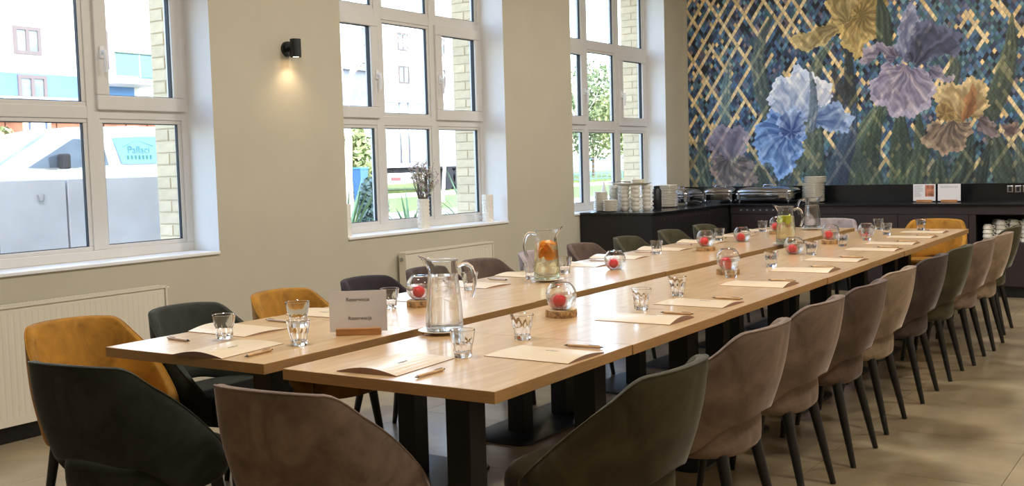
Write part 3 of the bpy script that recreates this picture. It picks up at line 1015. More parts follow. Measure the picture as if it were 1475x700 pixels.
seat = MB()
srings = []
for sc, z in ((0.35, 0.352), (0.86, 0.352), (0.95, 0.358), (0.99, 0.372), (1.0, 0.395), (1.0, 0.440), (0.985, 0.462), (0.95, 0.476), (0.86, 0.485), (0.6, 0.490), (0.25, 0.492)):
    ring_ = []
    for i in range(48):
        a = -PI + 2 * PI * i / 48
        s_, c_ = math.sin(a), -math.cos(a)
        e = 0.72
        x = 0.230 * math.copysign(abs(s_) ** e, s_)
        y = (0.205 if c_ < 0 else 0.268) * math.copysign(abs(c_) ** e, c_)
        if y > 0:
            x *= 1 - 0.02 * y / 0.262
        ring_.append((x * sc, (y - 0.0) * sc, z))
    srings.append(ring_)
seat.loft(srings)
seat_me = seat.mesh('seat', V['taupe'], True, 75)
leg_me = {}
for sx in (-1, 1):
    for sy in (-1, 1):
        top_ = (sx * 0.155, -0.150 if sy < 0 else 0.165, 0.365)
        foot = (sx * 0.185, -0.232 if sy < 0 else 0.215, 0.0)
        leg_me[(sx, sy)] = MB().tube([foot, ((foot[0] + top_[0]) / 2, (foot[1] + top_[1]) / 2, 0.182), top_], [0.0125, 0.018, 0.0225], 12).mesh('leg', M['leg'], True, 60)
        
def chair(x, y, face, colour, label, group='velvet chairs around the tables'):
    t = thing('dining_chair', label, 'chair', T(x, y, 0), face + WR, group)
    for nm, me in (('backrest', shell_me), ('seat', seat_me)):
        o = link(nm, me, t)
        o.material_slots[0].link = 'OBJECT'
        o.material_slots[0].material = V[colour]
        if nm == 'backrest':
            p = link('sheen_rim', sheen_rim_me, o)
            p.material_slots[0].link = 'OBJECT'
            p.material_slots[0].material = V[colour]
    for kx in leg_me:
        link('leg', leg_me[kx], t)
    return t
R90 = PI / 2
rows = [(0.13, 0.34, 0.0, 'olive', 'dark olive velvet chair, nearest of the right row, overlapping the table corner'),
        (0.105, 1.14, 0, 'taupe', 'taupe velvet chair, second from the camera in the right row'),
        (0.095, 1.84, 0, 'taupe', 'taupe velvet chair, third from the camera in the right row'),
        (0.105, 2.48, 0, 'mid', 'darker brown velvet chair, fourth from the camera in the right row'),
        (0.09, 3.12, 0, 'light', 'pale taupe velvet chair, fifth from the camera in the right row'),
        (0.095, 3.88, 0, 'brown', 'dark brown velvet chair, sixth from the camera in the right row'),
        (0.11, 4.55, 0, 'olive', 'olive green velvet chair, seventh from the camera in the right row'),
        (0.145, 5.12, 0, 'taupe', 'taupe velvet chair, eighth from the camera in the right row'),
        (0.17, 5.72, 0, 'light', 'light taupe velvet chair, ninth from the camera in the right row'),
        (0.125, 6.45, 0, 'olive', 'olive green velvet chair, last of the right row by the cup niche')]
for x, y, da, col, lb in rows:
    chair(x, y, R90 + da, col, lb)
lrows = [(0.29, -0.10, 'mustard', 'mustard velvet chair at the near left corner by the radiator'),
         (0.80, 0, 'green', 'dark green velvet chair between the two mustard ones on the left'),
         (1.37, 0, 'mustard', 'mustard velvet chair behind the reserved sign on the left side'),
         (1.98, 0, 'aubergine', 'near-black aubergine velvet chair just behind the reserved card'),
         (2.51, 0, 'brown', 'dark brown velvet chair behind the nearest water jug'),
         (3.03, 0, 'mid', 'brown velvet chair in front of the further radiator'),
         (3.66, 0, 'mauve', 'pale mauve velvet chair behind the jug of orange slices'),
         (4.28, 0, 'mid', 'brown velvet chair right of the orange jug, left row'),
         (4.97, 0, 'olive', 'olive velvet chair by the end panel of the sideboard'),
         (5.74, 0, 'olive', 'olive velvet chair before the sideboard, second last of the left row'),
         (6.44, 0, 'olive', 'olive velvet chair before the sideboard, last of the left row')]
for y, da, col, lb in lrows:
    chair(XL - 0.085 - (0.09 if y < 0.3 else 0), y - 0.12, -R90 + da, col, lb).scale = (0.93, 1, 1)
chair(-1.295, -0.155, 0.10, 'green', 'dark green velvet chair with its back to the camera, at the left row end')
chair(-0.445, -0.16, 0.06, 'taupe', 'mauve taupe velvet chair with its back to the camera, at the right row end')
chair(-0.33, 7.06, PI, 'mustard', 'mustard velvet chair at the far end of the right row')
chair(-1.23, 7.06, PI, 'mauve', 'pale mauve velvet chair at the far end of the left row')

# ------------------------------------------------------------------ tableware
ZT0 = 0.7502
def facet(a, z):
    if z > 0.045:
        return 1.0
    return 1.0 - 0.06 * abs(math.cos(a * 5)) 
tum = MB()
prof_o = [(0, 0.0), (0.026, 0.0), (0.0295, 0.003), (0.031, 0.015), (0.0335, 0.042), (0.0365, 0.050), (0.0425, 0.088), (0.0415, 0.0895)]
prof_i = [(0.040, 0.088), (0.034, 0.050), (0.030, 0.035), (0.027, 0.018), (0.0, 0.016)]
n = 40
rg = []
for r, z in prof_o:
    rg.append([(max(r, 1e-4) * (facet(2 * PI * j / n, z) if 0.002 < z < 0.045 else 1) * math.cos(2 * PI * j / n),
                max(r, 1e-4) * (facet(2 * PI * j / n, z) if 0.002 < z < 0.045 else 1) * math.sin(2 * PI * j / n), z) for j in range(n)])
for r, z in prof_i:
    rg.append([(max(r, 1e-4) * math.cos(2 * PI * j / n), max(r, 1e-4) * math.sin(2 * PI * j / n), z) for j in range(n)])
tum.loft(rg)
tum_me = tum.mesh('tumbler', M['glass'], True, 35)
glasses = [(-1.415, 0.325, 'clear tumbler on the open folder at the near left table corner'),
           (-1.073, 0.359, 'lower clear tumbler of the stacked pair left of the reserved card'),
           (-1.40, 1.266, 'clear tumbler half hidden behind the reserved card'),
           (-0.395, 0.408, 'clear tumbler in front of the nearest water jug'),
           (-0.401, 0.78, 'clear tumbler at the second folder on the right row'),
           (-0.351, 1.628, 'clear tumbler at the third folder on the right row'),
           (-0.402, 2.106, 'clear tumbler at the fourth folder on the right row'),
           (-1.454, 1.956, 'clear tumbler behind the handle of the nearest jug'),
           (-1.432, 2.497, 'clear tumbler just left of the orange slice jug'),
           (-1.42, 2.841, 'clear tumbler just right of the orange slice jug'),
           (-1.442, 4.091, 'clear tumbler before the olive chair on the left row'),
           (-0.454, 2.892, 'clear tumbler in front of a bowl on a wood slice, right row'),
           (-0.454, 3.507, 'clear tumbler at the sixth folder on the right row'),
           (-1.50, 5.32, 'clear tumbler right behind the red ball bowl on the left row'),
           (-1.512, 6.30, 'clear tumbler beside the furthest bowl on the left row'),
           (-0.47, 4.292, 'clear tumbler right of the bowl by the lemon jug'),
           (-0.465, 4.962, 'clear tumbler right of a slice-mounted bowl, far right row'),
           (-0.459, 5.542, 'clear tumbler before the furthest bowl on the right row'),
           (-0.665, 6.70, 'clear tumbler furthest back, on the inner edge of the right row'),
           (-0.46, 6.124, 'clear tumbler behind the furthest right row bowl, left one'),
           (-0.326, 6.68, 'clear tumbler in front of the far mustard chair')]
for k, (x, y, lb) in enumerate(glasses):
    tag(link('tumbler', tum_me, None, T(x, y, ZT0 + (0.0068 if k == 0 else 0)), random.random()), lb, 'glass', 'drinking glasses on the tables')
tag(link('tumbler', tum_me, None, T(-1.073, 0.359, ZT0 + 0.066), 0.3), 'upper clear tumbler of the stacked pair left of the reserved card', 'glass', 'drinking glasses on the tables')

# fish bowls with a red ball in water, some on slices of a trunk
def sph_prof(R, z0, zc, a0, a1, n):
    return [(R * math.sin(math.radians(a0 + (a1 - a0) * i / n)), zc - R * math.cos(math.radians(a0 + (a1 - a0) * i / n))) for i in range(n + 1)]
Rb = 0.0625
bowl_out = [(0, 0), (0.026, 0.0)] + sph_prof(Rb, 0, 0.0565, 30, 142, 18) + [(0.0405, 0.1075)]
bowl_in = [(0.0392, 0.1075)] + [(r * 0.968, 0.0565 + (z - 0.0565) * 0.968) for r, z in reversed(sph_prof(Rb, 0, 0.0565, 26, 141, 18))] + [(0, 0.0025)]
bowl_me = MB().loft([[(max(r, 1e-4) * math.cos(2 * PI * j / 36), max(r, 1e-4) * math.sin(2 * PI * j / 36), z) for j in range(36)] for r, z in bowl_out + bowl_in]).mesh('bowl_glass', M['glass'], True, 60)
Rw = 0.0614
water_p = [(0, 0.0038)] + [(0.022, 0.0038)] + sph_prof(Rw, 0, 0.0565, 30, 98, 12) + [(0, 0.0565 - Rw * math.cos(math.radians(98)))]
bwater_me = MB().lathe(water_p, 36).mesh('bowl_water', M['water'], True, 40)
def ball_prof(R):
    return [(R * math.sin(PI * i / 16), -R * math.cos(PI * i / 16)) for i in range(17)]
ball_me = MB().lathe(ball_prof(0.027), 24).mesh('red_ball', M['red'], True, 80)
slice_r = random.Random(3)
sl = MB()
sr = [[((0.062 + 0.003 * math.sin(3 * a + 1) + 0.002 * math.sin(7 * a)) * k * math.cos(a), (0.062 + 0.003 * math.sin(3 * a + 1) + 0.002 * math.sin(7 * a)) * k * math.sin(a), z)
       for a in [2 * PI * j / 40 for j in range(40)]] for k, z in ((0.98, 0), (1.0, 0.004), (1.01, 0.014), (0.99, 0.025), (0.97, 0.028))]
sl.loft(sr)
slice_me = sl.mesh('bark_ring', M['bark'], True, 40)
cut_me = MB().loft([[((0.058 + 0.003 * math.sin(3 * a + 1)) * math.cos(a), (0.058 + 0.003 * math.sin(3 * a + 1)) * math.sin(a), z) for a in [2 * PI * j / 40 for j in range(40)]] for z in (0.02, 0.0292)]).mesh('cut_face', M['cutwood'])
bowls = [(-1.313, 1.373, 1, 'bowl behind the nearest water jug'), (-0.56, 1.326, 1, 'bowl nearest on the right row'),
         (-1.238, 3.101, 0, 'bowl right of the orange slice jug on bare table'), (-1.234, 4.424, 1, 'bowl in the middle of the left row'),
         (-0.531, 3.048, 1, 'bowl second from the camera on the right row'), (-1.285, 5.233, 0, 'bowl on bare table left of the lemon jug'),
         (-0.588, 4.313, 0, 'bowl just in front of the lemon slice jug'), (-0.613, 5.178, 1, 'bowl right of the lemon jug'),
         (-1.30, 6.05, 1, 'bowl furthest along the left row'), (-0.53, 5.811, 0, 'bowl furthest along the right row')]
for x, y, on, lb in bowls:
    zz = ZT0
    if on:
        t = thing('wood_slice', 'bark-edged wood slice under the %s' % lb, 'coaster', T(x, y, ZT0), random.random() * 6, 'wood slices under the bowls')
        link('bark_ring', slice_me, t)
        link('cut_face', cut_me, t)
        zz += 0.0294
    t = thing('ball_bowl', 'red ball %s' % lb, 'bowl', T(x, y, zz), 0, 'glass bowls with red balls')
    link('bowl_glass', bowl_me, t)
    link('water', bwater_me, t)
    link('red_ball', ball_me, t, (-0.012, 0.004, 0.034))

# jugs
def jug_prof():
    return [(0.058, 0.0), (0.066, 0.004), (0.0695, 0.014), (0.0692, 0.05), (0.0655, 0.11), (0.0605, 0.165), (0.0565, 0.198), (0.0548, 0.206), (0.0562, 0.211), (0.0548, 0.216),
            (0.0545, 0.232), (0.0550, 0.250), (0.0565, 0.262)]
nj = 48
def spout(a, r, z):
    t = max(0.0, (z - 0.222) / 0.04)
    d = math.exp(-((a - PI) / 0.42) ** 2)
    return r * (1 - 0.05 * t * math.exp(-((abs(a - PI) - 0.75) / 0.3) ** 2)) + 0.034 * d * t ** 1.3, z + 0.018 * d * t
jr = []
for r, z in [(0.0001, 0.0)] + jug_prof():
    ring_ = []
    for j in range(nj):
        a = 2 * PI * j / nj
        rr, zz = spout(a, r, z)
        ring_.append((rr * math.cos(a), rr * math.sin(a), zz))
    jr.append(ring_)
for r, z in [(q[0] - 0.0024, q[1]) for q in reversed(jug_prof()) if q[1] > 0.013] + [(0.060, 0.0128), (0.0001, 0.0125)]:
    ring_ = []
    for j in range(nj):
        rr, zz = spout(2 * PI * j / nj, r, z)
        ring_.append((rr * math.cos(2 * PI * j / nj), rr * math.sin(2 * PI * j / nj), zz))
    jr.append(ring_)
rim_me = MB().tube(jr[len(jug_prof())] + jr[len(jug_prof())][:2], 0.0017, 6).mesh('rim', M['glass'], True)
jug_me = MB().loft(jr).mesh('jug_body', M['glass'], True, 60)
base_me = MB().lathe([(0, 0.0005), (0.057, 0.0005), (0.065, 0.005), (0.067, 0.012), (0.064, 0.0145), (0, 0.0125)], 40).mesh('glass_base', M['glass'], True, 40)
hp = [(0.055, 0, 0.236), (0.072, 0, 0.246), (0.090, 0, 0.246), (0.106, 0, 0.232), (0.115, 0, 0.205), (0.117, 0, 0.175), (0.112, 0, 0.145), (0.103, 0, 0.122)]
handle_me = MB().tube(hp, [0.009, 0.0085, 0.0085, 0.0085, 0.008, 0.0075, 0.007, 0.0065], 10).mesh('handle', M['glass'], True, 60)
def water_mesh(zt, mat):
    P = [(r - 0.0019, z) for r, z in jug_prof() if 0.02 < z < zt]
    return MB().lathe([(0, 0.0120), (0.060, 0.0123), (0.0672, 0.018)] + P + [(P[-1][0] - 0.001, zt), (0, zt)], 40).mesh('water', mat, True, 40)
slice_pts = []
def fruit(mat_f, mat_p, R, half):
    mb = MB()
    n = 20
    a1 = PI if half else 2 * PI
    ring0 = [(R * math.cos(a1 * i / n), R * math.sin(a1 * i / n)) for i in range(n + (1 if half else 0))]
    mb.loft([[(x, -0.003, z) for x, z in ring0], [(x, 0.003, z) for x, z in ring0]])
    return mb
saucer_me = MB().lathe([(0, 0.0), (0.042, 0.0), (0.045, 0.004), (0.080, 0.010), (0.090, 0.0145), (0.088, 0.0155), (0.045, 0.0085), (0, 0.0075)], 40).mesh('saucer', M['white'], True, 50)
jugs = [(-0.746, 0.785, 0.75, 'water', 0.205, 'tall glass jug of plain water, nearest on the tables', 'nearest plain water jug'),
        (-1.295, 2.436, PI + 0.55, 'lemonwater', 0.20, 'glass jug of water topped with orange slices', 'orange slice jug'),
        (-0.871, 4.993, 0.6, 'lemonwater', 0.20, 'glass jug of water with yellow lemon slices', 'lemon slice jug'),
        (-1.183, 6.588, PI + 0.55, 'water', 0.20, 'glass jug of plain water at the far end of the left row', 'furthest water jug')]
for k, (x, y, rz, wm, zt, lb, sb) in enumerate(jugs):
    # local +X carries the handle, local -X the spout
    rot = -0.58 + (0 if k in (0, 2) else PI) + (0.5 if k in (0, 2) else 0.35)
    if k in (0, 2, 1, 3):
        t0 = tag(link('saucer', saucer_me, None, T(x - (0.012 if k == 0 else 0.0), y, ZT0)), 'white saucer under the %s' % sb, 'saucer', 'saucers under the jugs')
    t = thing('water_jug', lb, 'jug', T(x, y, ZT0 + (0.0112 if k == 0 else 0.0082)), rot + 0.62, 'glass jugs')
    link('jug_body', jug_me, t)
    link('rim', rim_me, t)
    link('handle', handle_me, t)
    link('water', water_mesh(zt, M[wm]), t)
    if k == 1:
        for q, (ax, ay, az, rx, ry, rz_) in enumerate([(0.0, -0.024, 0.150, 0.25, 0.3, 0.9), (0.022, 0.018, 0.142, -0.3, -0.5, 1.4), (-0.018, 0.012, 0.165, 0.5, 0.2, 2.2),
                                                       (0.012, -0.018, 0.178, 0.6, 0.4, 0.6), (-0.012, -0.028, 0.128, 0.15, 1.0, 0.3), (0.026, -0.01, 0.16, 0.2, 0.9, 1.2), (-0.02, -0.012, 0.185, 0.9, -0.3, 0.2)]):
            o = obj('orange_slice', fruit(None, None, 0.030, q % 3 == 0), M['orange'], t, loc=(ax, ay, az))
            o.rotation_euler = (rx, ry, rz_)
    if k == 2:
        for q, (ax, ay, az, rx, ry, rz_) in enumerate([(0.0, -0.02, 0.178, 0.7, 0.2, 0.6), (0.02, 0.012, 0.182, 0.5, -0.5, 1.2), (-0.022, 0.01, 0.172, 0.6, 0.4, 2.0), (0.012, -0.026, 0.168, 0.2, 0.5, 0.9), (-0.014, -0.016, 0.188, 1.2, 0.2, 0.1)]):
            o = obj('lemon_slice', fruit(None, None, 0.029, False), M['lemon'], t, loc=(ax, ay, az))
            o.rotation_euler = (rx, ry, rz_)

# reserved card in a wooden block
sg = thing('reserved_sign', 'white card reading Rezerwacja twice, in a wooden block on the near left table', 'sign', T(-1.03, 0.63, ZT0), math.radians(36))
obj('wooden_block', MB().box(-0.083, 0.083, -0.021, 0.021, 0, 0.026), M['signwood'], sg, bevel=0.002)
obj('card', MB().box(-0.107, 0.107, -0.0007, 0.0007, 0.012, 0.165), M['card'], sg)
text('lettering', 'Rezerwacja', 0.019, M['ink'], sg, (0.0, -0.001, 0.132), (PI / 2, 0, 0))
text('lettering', 'Rezerwacja', 0.019, M['ink'], sg, (0.006, -0.001, 0.062), (PI / 2, 0, 0))

# folders: a folded card whose upper cover bows up slightly
def folder_mesh(hx, hy, bow):
    mb = MB()
    nx = 10
    up, lo = [], []
    for i in range(nx + 1):
        q = i / nx
        y = -hy + 2 * hy * q
        z = 0.0022 + bow * math.sin(PI * min(1, q * 1.0)) ** 1.0
        up.append(z)
    V_, F_ = [], []
    for s in (-hx, hx):
        for i in range(nx + 1):
            y = -hy + 2 * hy * i / nx
            V_.append((s, y, 0.0))
        for i in range(nx + 1):
            y = -hy + 2 * hy * i / nx
            k = (0.35 if s < 0 else 1.0)
            V_.append((s, y, 0.0016 + (up[i] - 0.0016) * k))
    m_ = nx + 1
    a, b_, c_, d = 0, m_, 2 * m_, 3 * m_
    for i in range(nx):
        mb_f = [(a + i, c_ + i, c_ + i + 1, a + i + 1), (b_ + i, b_ + i + 1, d + i + 1, d + i)]
        F_ += mb_f
    side = [(a + i, a + i + 1, b_ + i + 1, b_ + i) for i in range(nx)] + [(c_ + i, d + i, d + i + 1, c_ + i + 1) for i in range(nx)]
    side += [(a, b_, d, c_), (a + nx, c_ + nx, d + nx, b_ + nx)]
    mb.add(V_, F_, 0)
    mb.add(V_, side, 1)
    return mb.mesh('cover', [M['paper'], M['paper_in']])
fold_flat = folder_mesh(0.160, 0.112, 0.004)
fold_bow = folder_mesh(0.160, 0.112, 0.017)
fold_mid = folder_mesh(0.160, 0.112, 0.010)
mark = MB()
xq = -0.03
for i in range(9):
    hgt = random.choice((0.003, 0.004, 0.006))
    mark.box(xq, xq + 0.0035, -hgt / 2, hgt / 2, 0, 0.0004)
    xq += 0.0055
mark_me = mark.mesh('printed_mark', M['ink'])
pen_me = {}
for nm, mt in (('wood', M['penwood']), ('pale', M['penlight'])):
    pen_me[nm] = MB().tube([(-0.058, 0, 0.0052), (-0.02, 0, 0.0052), (0.06, 0, 0.0052), (0.062, 0, 0.0052)], [0.0048, 0.005, 0.005, 0.0035], 10).mesh('barrel', mt, True, 40)
tip_me = MB().tube([(-0.074, 0, 0.0042), (-0.070, 0, 0.0046), (-0.058, 0, 0.0052)], [0.0008, 0.0014, 0.0046], 10).mesh('tip', M['pentip'], True, 60)
but_me = MB().tube([(0.062, 0, 0.0052), (0.071, 0, 0.0052)], 0.0022, 8).mesh('button', M['pentip'], True, 40)
clip_me = MB().box(0.02, 0.058, -0.0015, 0.0015, 0.0102, 0.0114).mesh('clip', M['pentip'])
def folder(x, y, rz, me, lb):
    t = thing('paper_folder', lb, 'folder', T(x, y, ZT0), rz + WR, 'paper folders laid at each seat')
    link('cover', me, t)
    o = link('printed_mark', mark_me, t, (0.02, 0.03, 0.0022 + (0.016 if me is fold_bow else 0.009 if me is fold_mid else 0.0038) * 0.95 * 0.75))
def pen(x, y, rz, kind, lb, z=0.0):
    t = thing('pen', lb, 'pen', T(x, y, ZT0 + z), rz + WR, 'pens beside the folders')
    link('barrel', pen_me[kind], t)
    link('tip', tip_me, t)
    link('button', but_me, t)
    link('clip', clip_me, t)
folder(-0.505, 0.205, R90 + PI + 0.06, fold_bow, 'glossy beige folder at the near end of the right row')
pen(-0.310, 0.12, R90 - 0.02, 'wood', 'wooden pen right of the folder at the near end of the right row')
folder(-1.240, 0.185, R90 + PI + 0.10, fold_bow, 'beige folder at the near end of the left row, under a tumbler')
pen(-1.065, 0.158, R90 + 0.1, 'wood', 'wooden pen right of the folder at the near end of the left row')
rf = [(-0.175, 0.552, fold_mid), (-0.222, 1.392, fold_bow), (-0.210, 1.900, fold_mid), (-0.213, 2.650, fold_bow), (-0.215, 3.365, fold_bow), (-0.230, 3.995, fold_mid),
      (-0.208, 4.760, fold_mid), (-0.215, 5.280, fold_mid), (-0.222, 5.900, fold_mid), (-0.250, 6.440, fold_mid)]
for k, (x, y, me) in enumerate(rf):
    folder(x, y, -0.03 + 0.02 * math.sin(k * 2.1), me, 'beige folder, %s along the right edge of the right row' % ORD[k])
    pen(x + 0.055 + 0.01 * math.sin(k), y + 0.165, 0.02 * math.sin(k * 1.7) + (0.06 if k == 0 else -0.03), 'wood', 'wooden pen beyond the %s folder along the right edge' % ORD[k])
lf = [(-1.555, 0.52, fold_bow), (-1.555, 1.04, fold_mid), (-1.56, 1.58, fold_mid), (-1.56, 2.15, fold_bow), (-1.56, 2.66, fold_mid), (-1.56, 3.28, fold_bow),
      (-1.56, 3.80, fold_bow), (-1.56, 4.45, fold_bow), (-1.56, 5.12, fold_bow), (-1.56, 5.78, fold_mid), (-1.56, 6.42, fold_mid)]
for k, (x, y, me) in enumerate(lf):
    folder(x + 0.012 * math.sin(k * 1.9), y, PI - 0.02 + 0.05 * math.sin(k * 1.3), me, 'beige folder, %s along the window edge of the left row' % ORD[k])
    pen(x - 0.02, y - 0.275 - 0.012 * math.sin(k), PI - 0.1 + 0.06 * math.sin(k), 'pale', 'pale pen before the %s folder along the window edge' % ORD[k], 0.0)

# ------------------------------------------------------------------ vases on the middle sill
def vase_mesh():
    mb = MB()
    n, rowsn = 60, 45
    rings = []
    hgt = 0.235
    for i in range(rowsn + 1):
        z = hgt * i / rowsn
        rings.append([((0.046 + 0.0055 * max(0, math.cos(15 * a)) ** 0.7 * max(0, math.sin(2 * PI * 8 * z / hgt - PI / 2) * 0.5 + 0.5)) * math.cos(a),
                       (0.046 + 0.0055 * max(0, math.cos(15 * a)) ** 0.7 * max(0, math.sin(2 * PI * 8 * z / hgt - PI / 2) * 0.5 + 0.5)) * math.sin(a), z) for a in [2 * PI * j / n for j in range(n)]])
    rings.append([(0.042 * math.cos(2 * PI * j / n), 0.042 * math.sin(2 * PI * j / n), hgt) for j in range(n)])
    rings.append([(0.040 * math.cos(2 * PI * j / n), 0.040 * math.sin(2 * PI * j / n), 0.02) for j in range(n)])
    mb.loft(rings)
    return mb.mesh('vase', M['white'], True, 70)
vm = vase_mesh()
v1 = tag(link('vase', vm, None, (-3.70, 4.365, ZS)), 'white studded vase holding blossom twigs on the middle window sill', 'vase', 'white studded vases')
tag(link('vase', vm, None, (-3.70, 5.255, ZS)), 'empty white studded vase at the right end of the middle sill', 'vase', 'white studded vases')
tag(link('vase', vm, None, (-3.70, 3.445, ZS)), 'white studded vase half hidden at the left end of the middle sill', 'vase', 'white studded vases')
rv = random.Random(11)
fb = thing('blossom_twigs', 'bunch of bare twigs with white and pale pink blossoms in the studded vase', 'flowers', (-3.70, 4.365, ZS + 0.1))
tw, bl, pk = MB(), MB(), MB()
def blossom(mb, p, r):
    for q in range(5):
        a = q * 2 * PI / 5 + rv.random()
        d = Vector((math.cos(a), math.sin(a), rv.uniform(-0.4, 0.8))).normalized()
        s_ = d.cross(Vector((0, 0, 1))).normalized() * r * 0.6
        c0 = Vector(p)
        mb.add([c0, c0 + d * r * 0.6 + s_, c0 + d * r * 1.1, c0 + d * r * 0.6 - s_], [(0, 1, 2, 3)])
for k in range(34):
    a = rv.random() * 2 * PI
    sp_ = rv.uniform(0.03, 0.27)
    hh = rv.uniform(0.22, 0.43) - sp_ * 0.45
    p0 = Vector((0.02 * math.cos(a), 0.02 * math.sin(a), -0.06))
    p1 = Vector((0.035 * math.cos(a), 0.035 * math.sin(a), 0.135))
    p3 = Vector((min(sp_ * 0.45, 0.12) * math.cos(a), sp_ * math.sin(a), 0.13 + hh * 0.75))
    p2 = (p1 + p3) / 2 + Vector((rv.uniform(-.012, .012), rv.uniform(-.03, .03), 0.02))
    tw.tube([p0, p1, p2, p3], [0.003, 0.0028, 0.0022, 0.0012], 5)
    for q in range(3):
        b0 = p2.lerp(p3, rv.random())
        b1 = b0 + Vector((rv.uniform(-.03, .03), rv.uniform(-.05, .05), rv.uniform(0.02, 0.07)))
        tw.tube([b0, b1], [0.0015, 0.0009], 4)
        for z_ in range(5):
            blossom(bl if rv.random() < 0.7 else pk, b0.lerp(b1, rv.random()), rv.uniform(0.009, 0.017))
for k in range(70):
    c0 = Vector((rv.gauss(0.02, 0.02), rv.gauss(0.06, 0.03), rv.gauss(0.23, 0.03)))
    blossom(bl, c0, rv.uniform(0.012, 0.02))
obj('twigs', tw, pmat('twig_bark', (112, 98, 92), 0.8), fb)
o = obj('white_blossoms', bl, pmat('white_blossom', (240, 238, 220), 0.7), fb)
o['kind'] = 'stuff'
o = obj('pink_blossoms', pk, pmat('pink_blossom', (226, 196, 206), 0.7), fb)
o['kind'] = 'stuff'

# ------------------------------------------------------------------ crockery on the sideboard
ZK = 0.8845
cup_o = [(0.0001, 0.0), (0.028, 0.0), (0.030, 0.004), (0.040, 0.014), (0.0445, 0.030), (0.0455, 0.0455), (0.0435, 0.0455), (0.042, 0.030), (0.036, 0.014), (0.0001, 0.007)]
cup_me = MB().loft([[(r * math.cos(2 * PI * j / 24), r * math.sin(2 * PI * j / 24), z) for j in range(24)] for r, z in cup_o]).mesh('cup_body', M['white'], True, 45)
cuph_me = MB().tube([(0.042 + 0.024 * math.sin(PI * i / 8), 0, 0.024 + 0.014 * math.cos(PI * i / 8)) for i in range(9)], 0.0045, 6).mesh('handle', M['white'], True)
cup0 = None
def cup_stack(x, y, n, hang, where, group, z0=ZK, pitch=0.0405, flip=False):
    global cup0
    for i in range(n):
        lb = 'white cup, %s up in the %s' % (ORD[i], where)
        if cup0 is None:
            cup0 = thing('cup', lb, 'cup', (x, y, z0), hang, group)
            link('cup_body', cup_me, cup0)
            link('handle', cuph_me, cup0)
        else:
            c_ = copy_tree(cup0, (x, y, z0 + i * pitch + (0.0455 if flip else 0)), hang + rv.uniform(-.12, .12), lb, group)
            if flip:
                c_.rotation_euler[0] = PI
HA = 0.55
for x, y, nm in [(-3.115, 7.12, 'rightmost cup stack on the sideboard'), (-3.175, 7.00, 'second cup stack from the right on the sideboard'), (-3.285, 7.00, 'third cup stack from the right on the sideboard'),
                 (-3.40, 7.16, 'fourth cup stack from the right on the sideboard'), (-3.50, 7.16, 'leftmost cup stack, behind the low saucers')]:
    cup_stack(x, y, 6, HA, nm, 'stacked cups on the sideboard')
small_plate = MB().lathe([(0, 0), (0.042, 0), (0.046, 0.003), (0.068, 0.010), (0.072, 0.0125), (0.071, 0.0145), (0.046, 0.007), (0, 0.0055)], 32).mesh('saucer', M['white'], True, 50)
big_plate = MB().lathe([(0, 0), (0.07, 0), (0.075, 0.003), (0.108, 0.013), (0.115, 0.0155), (0.114, 0.0175), (0.075, 0.0075), (0, 0.006)], 40).mesh('plate', M['white'], True, 50)
def ordn(i):
    return (ORD + ['twelfth', 'thirteenth', 'fourteenth', 'fifteenth', 'sixteenth', 'seventeenth', 'eighteenth', 'nineteenth', 'twentieth', 'twenty-first', 'twenty-second'])[i]
def plate_stack(me, name, x, y, n, pitch, where, group, z0=ZK):
    for i in range(n):
        tag(link(name, me, None, (x + rv.uniform(-.002, .002), y + rv.uniform(-.002, .002), z0 + i * pitch), rv.random() * 6),
            'white %s, %s up in the %s' % (name, ordn(i), where), name, group)
plate_stack(small_plate, 'saucer', -3.502, 6.90, 17, 0.0112, 'taller saucer stack at the sideboard end', 'saucers on the sideboard')
plate_stack(small_plate, 'saucer', -3.362, 6.83, 10, 0.0112, 'lower saucer stack before the cups', 'saucers on the sideboard')
plate_stack(big_plate, 'plate', -3.185, 7.72, 18, 0.0125, 'plate stack right of the cups on the sideboard', 'plates on the sideboard')
plate_stack(big_plate, 'plate', -2.02, 8.82, 16, 0.0125, 'plate stack left of the menu cards', 'plates on the buffet counter')
plate_stack(big_plate, 'plate', -2.00, 8.825, 5, 0.0125, 'upper plate pile left of the menu cards', 'plates on the buffet counter', ZK + 16 * 0.0125 + 0.003)
# black thermos behind the cups
th = thing('thermos_flask', 'black coffee flask standing behind the cup stacks', 'flask', (-3.12, 7.36, ZK))
obj('flask_body', MB().lathe([(0, 0), (0.043, 0), (0.046, 0.006), (0.046, 0.19), (0.036, 0.205), (0, 0.206)], 32), M['black'], th, True)
obj('cap', MB().lathe([(0, 0.2055), (0.03, 0.2055), (0.03, 0.228), (0.026, 0.232), (0, 0.232)], 24), M['black'], th, True)
tr = thing('serving_platter', 'white oval platter resting on top of the cup stacks', 'platter', (-3.24, 7.06, ZK + 0.2485), 0.5)
pl = []
for sx_, sy_, z in ((0.02, 0.02, 0.0), (0.14, 0.085, 0.0), (0.19, 0.12, 0.018), (0.195, 0.125, 0.022), (0.14, 0.085, 0.006), (0.02, 0.02, 0.005)):
    pl.append([(sx_ * math.cos(2 * PI * j / 40), sy_ * math.sin(2 * PI * j / 40), z) for j in range(40)])
obj('platter_body', MB().loft(pl), M['white'], tr, True, 50)
for i in range(5):
    tag(link('saucer', small_plate, None, (-3.185, 7.09, ZK + 0.255 + i * 0.009)), 'white saucer, %s up in the pile on the platter' % ORD[i], 'saucer', 'saucers on the platter')
nk = thing('napkin_cone', 'white folded napkin cone standing behind the saucers', 'napkin', (-3.575, 7.11, ZK))
